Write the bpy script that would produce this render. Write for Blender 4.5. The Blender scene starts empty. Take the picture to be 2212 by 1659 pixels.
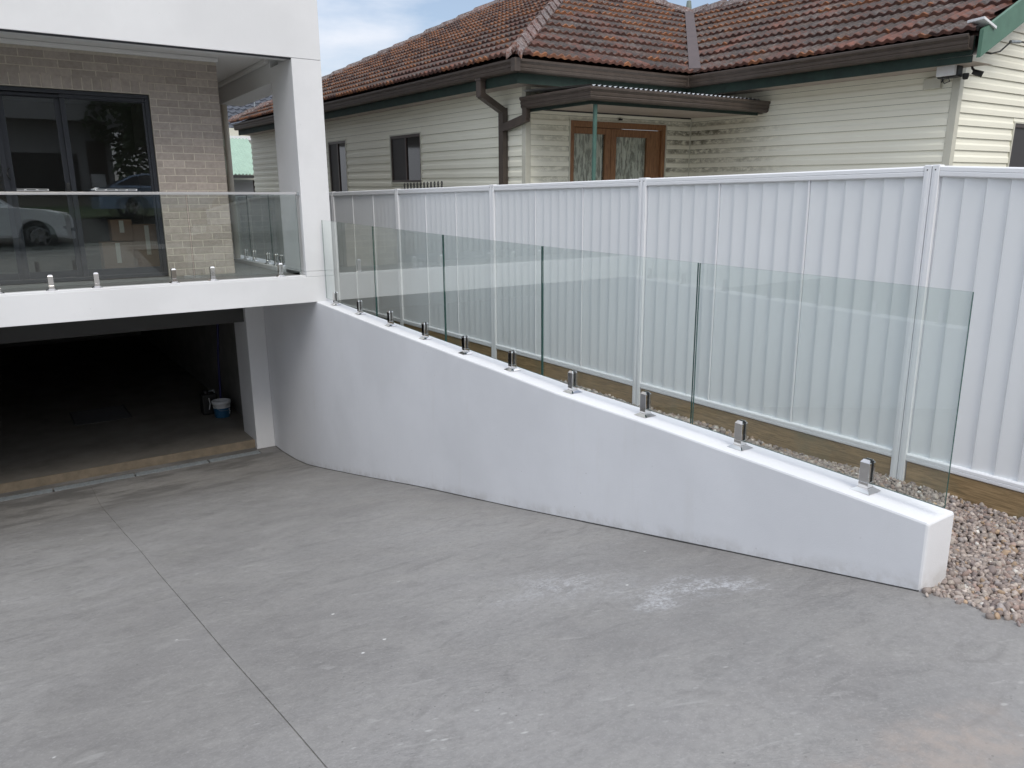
import bpy, bmesh, math, random
import numpy as np
from mathutils import Vector, Matrix
R = math.radians
random.seed(7); rng = np.random.default_rng(7)
S = bpy.context.scene
COL = S.collection
# ------------------------------------------------------------------ camera
# the world is laid out with z = 0 at the photographer's eye height
cam_d = bpy.data.cameras.new('camera'); cam = bpy.data.objects.new('camera', cam_d); COL.objects.link(cam)
def _cam():
    y, p, r = R(34.245), R(13.446), R(-.482)
    f = Vector((math.sin(y)*math.cos(p), math.cos(y)*math.cos(p), -math.sin(p)))
    rt = Vector((math.cos(y), -math.sin(y), 0)); up = rt.cross(f)
    r2 = math.cos(r)*rt + math.sin(r)*up; u2 = -math.sin(r)*rt + math.cos(r)*up
    m = Matrix((r2, u2, -f)).transposed().to_4x4(); return m
cam.matrix_world = _cam()
cam_d.sensor_width = 36; cam_d.lens = 1636.5/2212*36; cam_d.clip_start = .05; cam_d.clip_end = 1500
S.camera = cam
# ------------------------------------------------------------------ world, sun, exposure
SUN = Vector((-.12, -.72, .82)).normalized()
world = bpy.data.worlds.new('World'); S.world = world; world.use_nodes = True
nt = world.node_tree; nt.nodes.clear()
def wn(t, **k):
    n = nt.nodes.new(t)
    for a, b in k.items(): setattr(n, a, b)
    return n
sky = wn('ShaderNodeTexSky', sky_type='NISHITA', sun_disc=False)
sky.sun_elevation = math.asin(SUN.z); sky.sun_rotation = math.atan2(SUN.x, SUN.y)
sky.air_density = 1.0; sky.dust_density = 1.5; sky.ozone_density = 1.2
bg = wn('ShaderNodeBackground'); bg.inputs['Strength'].default_value = .12
cl = wn('ShaderNodeRGB'); cl.outputs[0].default_value = (4.8, 4.98, 5.4, 1)
tc = wn('ShaderNodeTexCoord'); mp = wn('ShaderNodeMapping'); mp.inputs['Scale'].default_value = (1, 1, 3.2)
no = wn('ShaderNodeTexNoise'); no.inputs['Scale'].default_value = 2.6; no.inputs['Detail'].default_value = 7; no.inputs['Roughness'].default_value = .52
rp = wn('ShaderNodeValToRGB'); rp.color_ramp.elements[0].position = .40; rp.color_ramp.elements[0].color = (.18,.18,.18,1); rp.color_ramp.elements[1].position = .57; rp.color_ramp.elements[1].color = (.95,.95,.95,1)
mx = wn('ShaderNodeMix', data_type='RGBA')
out = wn('ShaderNodeOutputWorld')
L = nt.links.new
L(tc.outputs['Generated'], mp.inputs[0]); L(mp.outputs[0], no.inputs['Vector']); L(no.outputs['Fac'], rp.inputs[0])
# thin overcast: cloud radiance follows the standard overcast law (1 + 2 sin h) / 3
sx = wn('ShaderNodeSeparateXYZ'); ma = wn('ShaderNodeMath', operation='MULTIPLY_ADD', use_clamp=False); ma.inputs[1].default_value = 2.0; ma.inputs[2].default_value = 1.0
mc = wn('ShaderNodeMath', operation='MAXIMUM'); mc.inputs[1].default_value = 0.0
vm = wn('ShaderNodeVectorMath', operation='SCALE')
L(tc.outputs['Generated'], sx.inputs[0]); L(sx.outputs[2], mc.inputs[0]); L(mc.outputs[0], ma.inputs[0]); L(cl.outputs[0], vm.inputs[0]); L(ma.outputs[0], vm.inputs['Scale'])
L(rp.outputs[0], mx.inputs['Factor']); L(sky.outputs[0], mx.inputs[6]); L(vm.outputs[0], mx.inputs[7])
L(mx.outputs[2], bg.inputs[0]); L(bg.outputs[0], out.inputs[0])
sd = bpy.data.lights.new('sun', 'SUN'); sd.energy = 1.6; sd.angle = R(28); sd.color = (1, .94, .84)
so = bpy.data.objects.new('sun', sd); COL.objects.link(so); so.rotation_euler = SUN.to_track_quat('Z', 'Y').to_euler(); so.location = (5, -5, 20)
S.view_settings.view_transform = 'Standard'; S.view_settings.look = 'None'; S.view_settings.gamma = 1
S.view_settings.use_curve_mapping = False; S.view_settings.exposure = 0.19
S.render.engine = 'CYCLES'
# ------------------------------------------------------------------ materials
def mat(name, col, rough=.6, metal=0, spec=.5, noise=None, bump=None, var=0, coat=0):
    """noise=(scale, amount[, col2]) mottles the base colour; bump=(scale, strength, dist)"""
    m = bpy.data.materials.new(name); m.use_nodes = True; t = m.node_tree; b = t.nodes['Principled BSDF']
    b.inputs['Base Color'].default_value = (*col, 1); b.inputs['Roughness'].default_value = rough
    b.inputs['Metallic'].default_value = metal; b.inputs['Specular IOR Level'].default_value = spec; b.inputs['Coat Weight'].default_value = coat
    g = t.nodes.new('ShaderNodeNewGeometry')
    src = None
    if noise:
        n = t.nodes.new('ShaderNodeTexNoise'); n.inputs['Scale'].default_value = noise[0]; n.inputs['Detail'].default_value = 8; n.inputs['Roughness'].default_value = .62
        t.links.new(g.outputs['Position'], n.inputs['Vector'])
        r = t.nodes.new('ShaderNodeValToRGB'); c2 = noise[2] if len(noise) > 2 else tuple(c*(1-noise[1]) for c in col)
        r.color_ramp.elements[0].position = .33; r.color_ramp.elements[1].position = .68
        r.color_ramp.elements[0].color = (*c2, 1); r.color_ramp.elements[1].color = (*col, 1)
        t.links.new(n.outputs['Fac'], r.inputs[0]); src = r.outputs[0]
    if var:
        oi = t.nodes.new('ShaderNodeObjectInfo'); h = t.nodes.new('ShaderNodeHueSaturation'); mr = t.nodes.new('ShaderNodeMapRange')
        mr.inputs[3].default_value = 1-var; mr.inputs[4].default_value = 1+var
        t.links.new(oi.outputs['Random'], mr.inputs[0]); t.links.new(mr.outputs[0], h.inputs['Value'])
        if src: t.links.new(src, h.inputs['Color'])
        else: h.inputs['Color'].default_value = (*col, 1)
        src = h.outputs[0]
    if src: t.links.new(src, b.inputs['Base Color'])
    if bump:
        n = t.nodes.new('ShaderNodeTexNoise'); n.inputs['Scale'].default_value = bump[0]; n.inputs['Detail'].default_value = 6
        t.links.new(g.outputs['Position'], n.inputs['Vector'])
        bu = t.nodes.new('ShaderNodeBump'); bu.inputs['Strength'].default_value = bump[1]; bu.inputs['Distance'].default_value = bump[2]
        t.links.new(n.outputs['Fac'], bu.inputs['Height']); t.links.new(bu.outputs[0], b.inputs['Normal'])
    return m
class NT:
    """tiny node-building helper over a material's tree"""
    def __init__(s, m): s.t = m.node_tree; s.b = s.t.nodes['Principled BSDF']; s.g = s.t.nodes.new('ShaderNodeNewGeometry'); s.pos = s.g.outputs['Position']
    def l(s, a, b): s.t.links.new(a, b)
    def mapv(s, scale=(1,1,1), rot=(0,0,0), loc=(0,0,0), src=None):
        n = s.t.nodes.new('ShaderNodeMapping'); n.inputs['Scale'].default_value = scale; n.inputs['Rotation'].default_value = rot; n.inputs['Location'].default_value = loc
        s.l(src or s.pos, n.inputs[0]); return n.outputs[0]
    def aniso(s, ang, scale): return s.mapv(scale, src=s.mapv(rot=(0, 0, ang)))
    def noise(s, sc, det=6, ro=.6, v=None, dist=0):
        n = s.t.nodes.new('ShaderNodeTexNoise'); n.inputs['Scale'].default_value = sc; n.inputs['Detail'].default_value = det; n.inputs['Roughness'].default_value = ro; n.inputs['Distortion'].default_value = dist
        s.l(v or s.pos, n.inputs['Vector']); return n.outputs['Fac']
    def voro(s, sc, v=None, out='Distance', rand=1):
        n = s.t.nodes.new('ShaderNodeTexVoronoi'); n.inputs['Scale'].default_value = sc; n.inputs['Randomness'].default_value = rand
        s.l(v or s.pos, n.inputs['Vector']); return n.outputs[out]
    def rng(s, x, a, b, c=0., d=1.):
        n = s.t.nodes.new('ShaderNodeMapRange'); n.interpolation_type = 'SMOOTHSTEP'
        for i, q in enumerate((a, b, c, d)): n.inputs[i+1].default_value = q
        s.l(x, n.inputs[0]); return n.outputs[0]
    def math(s, op, a, b=None, c=None):
        n = s.t.nodes.new('ShaderNodeMath'); n.operation = op
        for i, q in enumerate((a, b, c)):
            if q is None: continue
            if isinstance(q, (int, float)): n.inputs[i].default_value = q
            else: s.l(q, n.inputs[i])
        return n.outputs[0]
    def mix(s, f, a, b, mode='MIX'):
        n = s.t.nodes.new('ShaderNodeMix'); n.data_type = 'RGBA'; n.blend_type = mode
        for i, q in ((0, f), (6, a), (7, b)):
            if isinstance(q, (int, float)): n.inputs[i].default_value = q
            elif isinstance(q, tuple): n.inputs[i].default_value = (*q, 1)
            else: s.l(q, n.inputs[i])
        return n.outputs[2]
    def sep(s, v=None):
        n = s.t.nodes.new('ShaderNodeSeparateXYZ'); s.l(v or s.pos, n.inputs[0]); return n.outputs
    def blob(s, cx, cy, rx, ry, ang=0, soft=.6, wob=.5, wsc=2.5):
        """irregular elliptical stain mask on the ground plane"""
        n = s.t.nodes.new('ShaderNodeTexNoise'); n.inputs['Scale'].default_value = wsc; n.inputs['Detail'].default_value = 5
        s.l(s.pos, n.inputs['Vector'])
        x = s.sep(); dx = s.math('SUBTRACT', x[0], cx); dy = s.math('SUBTRACT', x[1], cy); ca, sa = math.cos(ang), math.sin(ang)
        u = s.math('DIVIDE', s.math('ADD', s.math('MULTIPLY', dx, ca), s.math('MULTIPLY', dy, sa)), rx)
        v = s.math('DIVIDE', s.math('SUBTRACT', s.math('MULTIPLY', dy, ca), s.math('MULTIPLY', dx, sa)), ry)
        d = s.math('SQRT', s.math('ADD', s.math('MULTIPLY', u, u), s.math('MULTIPLY', v, v)))
        d = s.math('ADD', d, s.math('MULTIPLY', s.math('SUBTRACT', n.outputs['Fac'], .5), wob*2))
        return s.rng(d, 1-soft, 1.15, 1, 0)
    def bump(s, h, st, dist, prev=None):
        n = s.t.nodes.new('ShaderNodeBump'); n.inputs['Strength'].default_value = st; n.inputs['Distance'].default_value = dist
        s.l(h, n.inputs['Height'])
        if prev: s.l(prev, n.inputs['Normal'])
        s.l(n.outputs[0], s.b.inputs['Normal']); return n.outputs[0]
M = {}
def render_white(name, col):
    m = mat(name, col, .75); n = NT(m)
    a = n.noise(.8, 5, .55); b = n.noise(14, 4, .6, n.mapv((1, 1, .35)))
    c = n.mix(n.rng(a, .38, .62), tuple(q*.93 for q in col), col); c = n.mix(n.math('MULTIPLY', n.rng(b, .5, .75), .35), c, tuple(q*.95 for q in col))
    sp = n.rng(n.voro(6), .0, .05, 1, 0); c = n.mix(n.math('MULTIPLY', sp, .4), c, tuple(q*.55 for q in col))
    n.l(c, n.b.inputs['Base Color']); b0 = n.bump(n.noise(2.2, 4, .5), .35, .02); n.bump(n.noise(160, 3, .6), .25, .004, b0); return m
M['white'] = render_white('white_render', (.715, .72, .73))
M['white2'] = render_white('ramp_wall_render', (.765, .775, .80)); n = NT(M['white2']); x = n.sep()
hgt = n.math('ADD', x[2], n.math('MULTIPLY_ADD', x[1], .2165, 1.378))
splash = n.math('MULTIPLY', n.rng(hgt, .015, .11, 1, 0), n.rng(n.noise(7, 7, .7), .38, .66)); old = n.b.inputs['Base Color'].links[0].from_socket
drip = n.math('MULTIPLY', n.rng(n.noise(3.2, 6, .65, n.mapv((1, 1.6, .22))), .58, .76), .22)
c = n.mix(n.math('MULTIPLY', splash, .38), n.mix(drip, old, (.62, .605, .575)), (.40, .375, .34))
pit = n.math('MULTIPLY', n.rng(n.voro(11), .02, .07, 1, 0), n.rng(n.noise(1.6, 3), .52, .62)); c = n.mix(n.math('MULTIPLY', pit, .5), c, (.30, .28, .26))
n.l(c, n.b.inputs['Base Color'])
M['ceil'] = mat('ceiling_board', (.72, .71, .70), .8)
M['mortar'] = mat('mortar', (.60, .54, .46), .9, noise=(30, .2), bump=(120, .4, .003))
M['brick'] = mat('brick', (.415, .36, .32), .85, noise=(22, .22), bump=(140, .5, .003), var=.13)
M['black'] = mat('black_aluminium', (.018, .02, .026), .35)
M['blackp'] = mat('black_plastic', (.012, .012, .012), .45)
M['steel'] = mat('chrome', (.68, .67, .66), .06, 1)
M['gratem'] = mat('grate_steel', (.075, .075, .075), .5, .3)
M['galv'] = mat('galvanised', (.40, .44, .46), .5, .35, noise=(40, .35), bump=(80, .2, .002))
M['rubber'] = mat('rubber', (.015, .015, .015), .7)
M['tilefloor'] = mat('balcony_tile', (.19, .19, .185), .45, noise=(3, .2))
M['fence'] = mat('fence_steel', (.775, .795, .81), .42, noise=(1.3, .035))
M['fencer'] = mat('fence_rail_steel', (.82, .83, .85), .38)
M['green'] = mat('green_paint', (.016, .038, .029), .75, noise=(7, .4), bump=(60, .15, .003))
M['greenp'] = mat('green_post_paint', (.07, .15, .122), .5, noise=(12, .3))
M['greenb'] = mat('pale_green_barge', (.095, .20, .14), .5, noise=(6, .25))
M['gutter'] = mat('brown_gutter', (.082, .062, .050), .5, noise=(9, .3), bump=(40, .1, .003))
M['timber'] = mat('door_timber', (.30, .145, .062), .45)
n = NT(M['timber']); g_ = n.noise(9, 8, .65, n.mapv((12, 12, .8)))
n.l(n.mix(n.rng(g_, .3, .7), (.15, .065, .03), (.34, .17, .075)), n.b.inputs['Base Color'])
M['glasswin'] = mat('dark_window', (.02, .02, .022), .05, spec=.8)
M['screen'] = mat('fly_screen', (.045, .042, .043), .6)
M['winf'] = mat('brown_window_frame', (.055, .038, .032), .4)
M['cream'] = mat('cream_trim', (.60, .59, .50), .5, noise=(5, .1))
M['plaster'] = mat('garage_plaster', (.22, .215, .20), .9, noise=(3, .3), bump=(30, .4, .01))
M['gfloor'] = mat('garage_concrete', (.26, .24, .21), .7, noise=(2.2, .35), bump=(50, .2, .004))
M['sill'] = mat('threshold_concrete', (.26, .21, .15), .8, noise=(8, .3), bump=(60, .3, .004))
M['dark'] = mat('dark_metal', (.03, .03, .03), .6)
M['soffit'] = mat('soffit_board', (.42, .36, .31), .7, noise=(5, .2))
M['zinc'] = mat('corrugated_zinc', (.55, .56, .56), .4, .6)
M['roofblue'] = mat('slate_blue_tile', (.052, .060, .078), .4, noise=(6, .3))
M['shedg'] = mat('pale_green_iron', (.33, .47, .38), .5, noise=(4, .15))
M['paintw'] = mat('white_plastic', (.72, .73, .74), .4)
M['curtain'] = mat('lace_curtain', (.80, .79, .74), .9, noise=(38, .5))
M['pipecream'] = mat('pipe_cream', (.50, .46, .39), .5)
M['boxes'] = mat('cardboard', (.22, .13, .08), .8)
M['bucketblue'] = mat('bucket_blue', (.02, .10, .20), .5)
M['broomblue'] = mat('broom_blue', (.016, .016, .10), .5)
M['caru'] = mat('car_white', (.75, .76, .77), .15, coat=1)
M['carb'] = mat('car_blue', (.22, .30, .42), .2, .3, coat=1)
M['carglass'] = mat('car_glass', (.02, .025, .03), .04)
M['rim'] = mat('alloy', (.5, .5, .52), .25, 1)
M['asphalt'] = mat('asphalt', (.05, .05, .05), .9, noise=(20, .3), bump=(90, .4, .005))
M['path'] = mat('footpath', (.34, .33, .31), .85, noise=(3, .2))
M['grass'] = mat('lawn', (.055, .085, .03), .95, noise=(9, .45), bump=(30, .5, .02))
M['earth'] = mat('earth', (.13, .11, .085), .95, noise=(4, .3), bump=(20, .5, .02))
M['opp'] = mat('grey_render', (.42, .42, .42), .8, noise=(1, .1))
M['bark'] = mat('bark', (.10, .075, .055), .9, noise=(12, .3))
M['leaf'] = mat('leaf', (.055, .10, .03), .6, noise=(3, .5))
M['room'] = mat('room_wall', (.30, .28, .26), .9)
M['flue'] = mat('flue_green', (.13, .16, .14), .6)
n = NT(M['curtain']); n.l(n.mix(n.rng(n.noise(30, 6, .6, n.mapv((1, 1, .2))), .44, .54), (.36, .35, .32), (.82, .81, .76)), n.b.inputs['Base Color'])  # vertically stretched noise paints the dark shade of folds into the cloth
# weatherboards with mildew where they are sheltered
m = mat('weatherboard', (.62, .62, .52), .55); n = NT(m); M['board'] = m
tcn = n.t.nodes.new('ShaderNodeTexCoord'); ob = tcn.outputs['Object']; x = n.sep(ob)
base = n.mix(n.rng(n.noise(.7, 4), .35, .65), (.83, .81, .69), (.86, .845, .72))
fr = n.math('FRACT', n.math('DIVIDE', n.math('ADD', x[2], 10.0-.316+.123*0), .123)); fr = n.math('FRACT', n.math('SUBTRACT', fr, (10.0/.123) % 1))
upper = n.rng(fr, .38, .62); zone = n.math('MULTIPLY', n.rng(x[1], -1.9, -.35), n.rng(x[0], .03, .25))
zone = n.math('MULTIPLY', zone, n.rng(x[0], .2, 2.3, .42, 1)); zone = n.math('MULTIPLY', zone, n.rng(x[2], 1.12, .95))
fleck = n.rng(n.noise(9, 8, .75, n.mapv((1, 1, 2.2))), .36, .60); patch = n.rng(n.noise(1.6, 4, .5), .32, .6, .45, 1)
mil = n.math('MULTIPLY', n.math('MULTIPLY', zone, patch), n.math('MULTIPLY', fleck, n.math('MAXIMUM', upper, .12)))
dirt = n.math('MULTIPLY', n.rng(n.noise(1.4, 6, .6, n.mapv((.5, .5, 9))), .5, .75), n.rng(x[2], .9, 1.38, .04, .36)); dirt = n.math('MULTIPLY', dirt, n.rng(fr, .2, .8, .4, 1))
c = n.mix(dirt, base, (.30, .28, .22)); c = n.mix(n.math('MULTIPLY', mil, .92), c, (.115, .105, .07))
n.l(c, n.b.inputs['Base Color']); n.bump(n.noise(90, 3), .12, .003)
# sleepers
m = mat('treated_pine', (.20, .13, .065), .8); n = NT(m); M['sleeper'] = m
gr = n.noise(5, 9, .7, n.mapv((9, .7, 9)), 1.5)
c = n.mix(n.rng(gr, .3, .7), (.19, .13, .062), (.42, .29, .15)); c = n.mix(n.rng(n.noise(2.4, 5), .5, .75), c, (.23, .20, .12))
n.l(c, n.b.inputs['Base Color']); n.bump(gr, .35, .006)
# roof tiles
def tilemat(name, cap=False):
    m = mat(name, (.3, .1, .05), .85); n = NT(m)
    oi = n.t.nodes.new('ShaderNodeObjectInfo').outputs['Random']
    big = n.noise(1.1, 4); fine = n.noise(17, 9, .72); mid = n.noise(5.5, 6, .65)
    v = n.voro(4.3, out='Color'); vs = n.sep(v)[0]
    clay = n.mix(n.rng(mid, .3, .7), (.075, .036, .030), (.185, .074, .050))
    clay = n.mix(n.rng(n.math('ADD', oi, n.math('MULTIPLY', vs, .5)), .95, 1.35), clay, (.40, .155, .065))
    lich = n.mix(n.rng(fine, .35, .68), (.019, .017, .016), (.150, .130, .120))
    # lichen grows on the faces that look at the sky, the drip edge stays clay
    c0 = n.rng(n.noise(2.3, 6, .6), .38, .56); lich = n.mix(n.math('MULTIPLY', c0, .75), lich, (.030, .026, .025))
    up = n.t.nodes.new('ShaderNodeVectorMath'); up.operation = 'DOT_PRODUCT'
    n.l(n.g.outputs['True Normal'], up.inputs[0]); up.inputs[1].default_value = (0, 0, 1)
    amt = n.math('ADD', n.math('MULTIPLY', big, .9), n.math('MULTIPLY', n.math('SUBTRACT', oi, .5), .45))
    amt = n.math('ADD', amt, n.math('MULTIPLY', n.math('SUBTRACT', fine, .5), 1.1))
    f = n.math('MULTIPLY', n.rng(amt, .12, .44), n.rng(up.outputs['Value'], .45, .75, .25, .93))
    c = n.mix(f, clay, lich)
    if cap: c = n.mix(n.math('MULTIPLY', n.rng(n.noise(30, 8, .7), .42, .64), .75), c, (.32, .285, .28))
    n.l(c, n.b.inputs['Base Color']); n.bump(fine, .6, .006); return m
M['tile'] = tilemat('terracotta_tile'); M['cap'] = tilemat('ridge_terracotta', True)
# driveway concrete
m = mat('driveway_concrete', (.25, .25, .25), .62); n = NT(m); M['drive'] = m
big = n.noise(.55, 5, .55); med = n.noise(1.9, 7, .62, n.aniso(R(30), (1, 1.5, 1)), .8); fin = n.noise(26, 8, .7)
c = n.mix(n.rng(big, .3, .7), (.200, .194, .189), (.280, .274, .269))
c = n.mix(n.math('MULTIPLY', n.rng(med, .42, .62), .38), c, (.275, .268, .256))
c = n.mix(n.math('MULTIPLY', n.rng(n.noise(3.4, 7, .65, n.mapv((1, 1.7, 1)), 1.2), .50, .72), .55), c, (.155, .150, .147))
c = n.mix(n.math('MULTIPLY', n.rng(fin, .40, .66), .30), c, (.145, .142, .139))
c = n.mix(n.math('MULTIPLY', n.rng(n.noise(75, 5, .75), .50, .68), .28), c, (.40, .395, .385))
tr = n.noise(5, 6, .62, n.aniso(R(24), (1, 3.2, 1)), .6)            # trowel and brush marks
c = n.mix(n.math('MULTIPLY', n.rng(tr, .60, .74), .45), c, (.37, .365, .355))
flk = n.rng(n.voro(8.5, n.aniso(R(24), (1, 2.0, 1))), .05, .16, 1, 0); gate = n.rng(n.noise(1.1, 4), .52, .62)
c = n.mix(n.math('MULTIPLY', n.math('MULTIPLY', flk, gate), .6), c, (.48, .48, .47))
c = n.mix(n.math('MULTIPLY', n.rng(n.voro(3.1), .014, .036, 1, 0), .85), c, (.66, .66, .65))
c = n.mix(n.math('MULTIPLY', n.rng(n.voro(4.7, n.mapv(loc=(3, 7, 1))), .012, .028, 1, 0), .9), c, (.04, .04, .04))
pin = n.math('MULTIPLY', n.rng(n.voro(27, n.mapv(loc=(1, 2, 0))), .06, .15, 1, 0), n.rng(n.noise(2.1, 4), .52, .62)); c = n.mix(n.math('MULTIPLY', pin, .6), c, (.07, .07, .07))
spk = n.math('MULTIPLY', n.rng(n.noise(48, 5, .8), .44, .56, .1, 1), n.rng(n.noise(9, 5, .7), .40, .56, .12, 1))
e1 = n.math('MULTIPLY', n.math('MAXIMUM', n.math('MAXIMUM', n.blob(2.66, 2.37, .46, .20, R(-35), .85, .8, 5), n.math('MULTIPLY', n.blob(2.32, 2.9, .46, .34, R(-40), 1.0, .9, 4.5), .6)), n.blob(2.45, 2.35, .17, .12, 0, .8, .5, 5)), spk)
c = n.mix(n.math('MULTIPLY', e1, .68), c, (.53, .54, .57))
pk = n.math('MAXIMUM', n.blob(2.2, .92, .42, .24, R(-20), .95, 1.0, 5), n.math('MULTIPLY', n.blob(1.35, 1.18, .45, .12, R(-25), .9, .8, 3.5), .8))
pk = n.math('MAXIMUM', pk, n.math('MULTIPLY', n.blob(1.9, .7, .3, .12, R(-25), .9, .8, 3.5), .8))
c = n.mix(n.math('MULTIPLY', n.math('MULTIPLY', pk, n.rng(n.noise(7, 6, .65), .36, .58, .25, 1)), .8), c, (.335, .285, .25))
y_ = n.sep()[1]
c = n.mix(n.math('MULTIPLY', n.rng(n.noise(2.6, 6, .6, n.mapv((.5, 1.6, 1))), .45, .62), n.rng(y_, 8.2, 10.4, 0, .7)), c, (.115, .113, .110))   # darker mottling towards the drain end
n.l(c, n.b.inputs['Base Color'])
r1 = n.rng(n.noise(4, 6), .35, .7, .5, .72); n.l(r1, n.b.inputs['Roughness'])
chat = n.math('MULTIPLY', n.noise(30, 6, .6, n.aniso(R(30), (.7, 1.6, 1)), .5), n.rng(n.noise(1.3, 5), .42, .62))
b1 = n.bump(n.math('ADD', chat, n.math('MULTIPLY', n.noise(8, 5), .8)), .5, .012); n.bump(n.noise(110, 5, .75), .4, .004, b1)
# pebbles
m = mat('pebble', (.3, .25, .22), .75); n = NT(m); M['pebble'] = m
at = n.t.nodes.new('ShaderNodeAttribute'); at.attribute_name = 'tone'
n.l(n.mix(n.math('MULTIPLY', n.rng(n.noise(70, 5), .3, .7), .35), at.outputs['Color'], (.16, .12, .10)), n.b.inputs['Base Color']); n.bump(n.noise(120, 4), .3, .003)
# clear and green-tinted safety glass
def glass(name, tint, refl=1.0):
    m = bpy.data.materials.new(name); m.use_nodes = True; t = m.node_tree; t.nodes.clear()
    o = t.nodes.new('ShaderNodeOutputMaterial'); mxs = t.nodes.new('ShaderNodeMixShader'); tr_ = t.nodes.new('ShaderNodeBsdfTransparent'); gl = t.nodes.new('ShaderNodeBsdfGlossy'); fr_ = t.nodes.new('ShaderNodeFresnel')
    tr_.inputs[0].default_value = (*tint, 1); gl.inputs['Roughness'].default_value = 0; gl.inputs[0].default_value = (.97, 1, .985, 1); fr_.inputs[0].default_value = 1.5
    g = t.nodes.new('ShaderNodeNewGeometry'); mu = t.nodes.new('ShaderNodeMath'); mu.operation = 'MULTIPLY'; mu.inputs[1].default_value = refl
    su = t.nodes.new('ShaderNodeMath'); su.operation = 'SUBTRACT'; su.inputs[0].default_value = 1
    m2 = t.nodes.new('ShaderNodeMath'); m2.operation = 'MULTIPLY'
    # the face seen from inside the pane is a plain exit face: the outer face carries the mirror image of both
    t.links.new(g.outputs['Backfacing'], su.inputs[1]); t.links.new(fr_.outputs[0], mu.inputs[0]); t.links.new(mu.outputs[0], m2.inputs[0]); t.links.new(su.outputs[0], m2.inputs[1])
    t.links.new(m2.outputs[0], mxs.inputs[0]); t.links.new(tr_.outputs[0], mxs.inputs[1]); t.links.new(gl.outputs[0], mxs.inputs[2]); t.links.new(mxs.outputs[0], o.inputs[0]); return m
M['glass'] = glass('safety_glass', (.92, .95, .94), 2.4)
M['glassd'] = glass('tinted_door_glass', (.78, .80, .81), 2.7)
M['glassn'] = glass('door_glass', (.9, .92, .9), 1.3)
M['edge'] = mat('glass_edge', (.03, .085, .075), .1, spec=.7)
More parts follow.
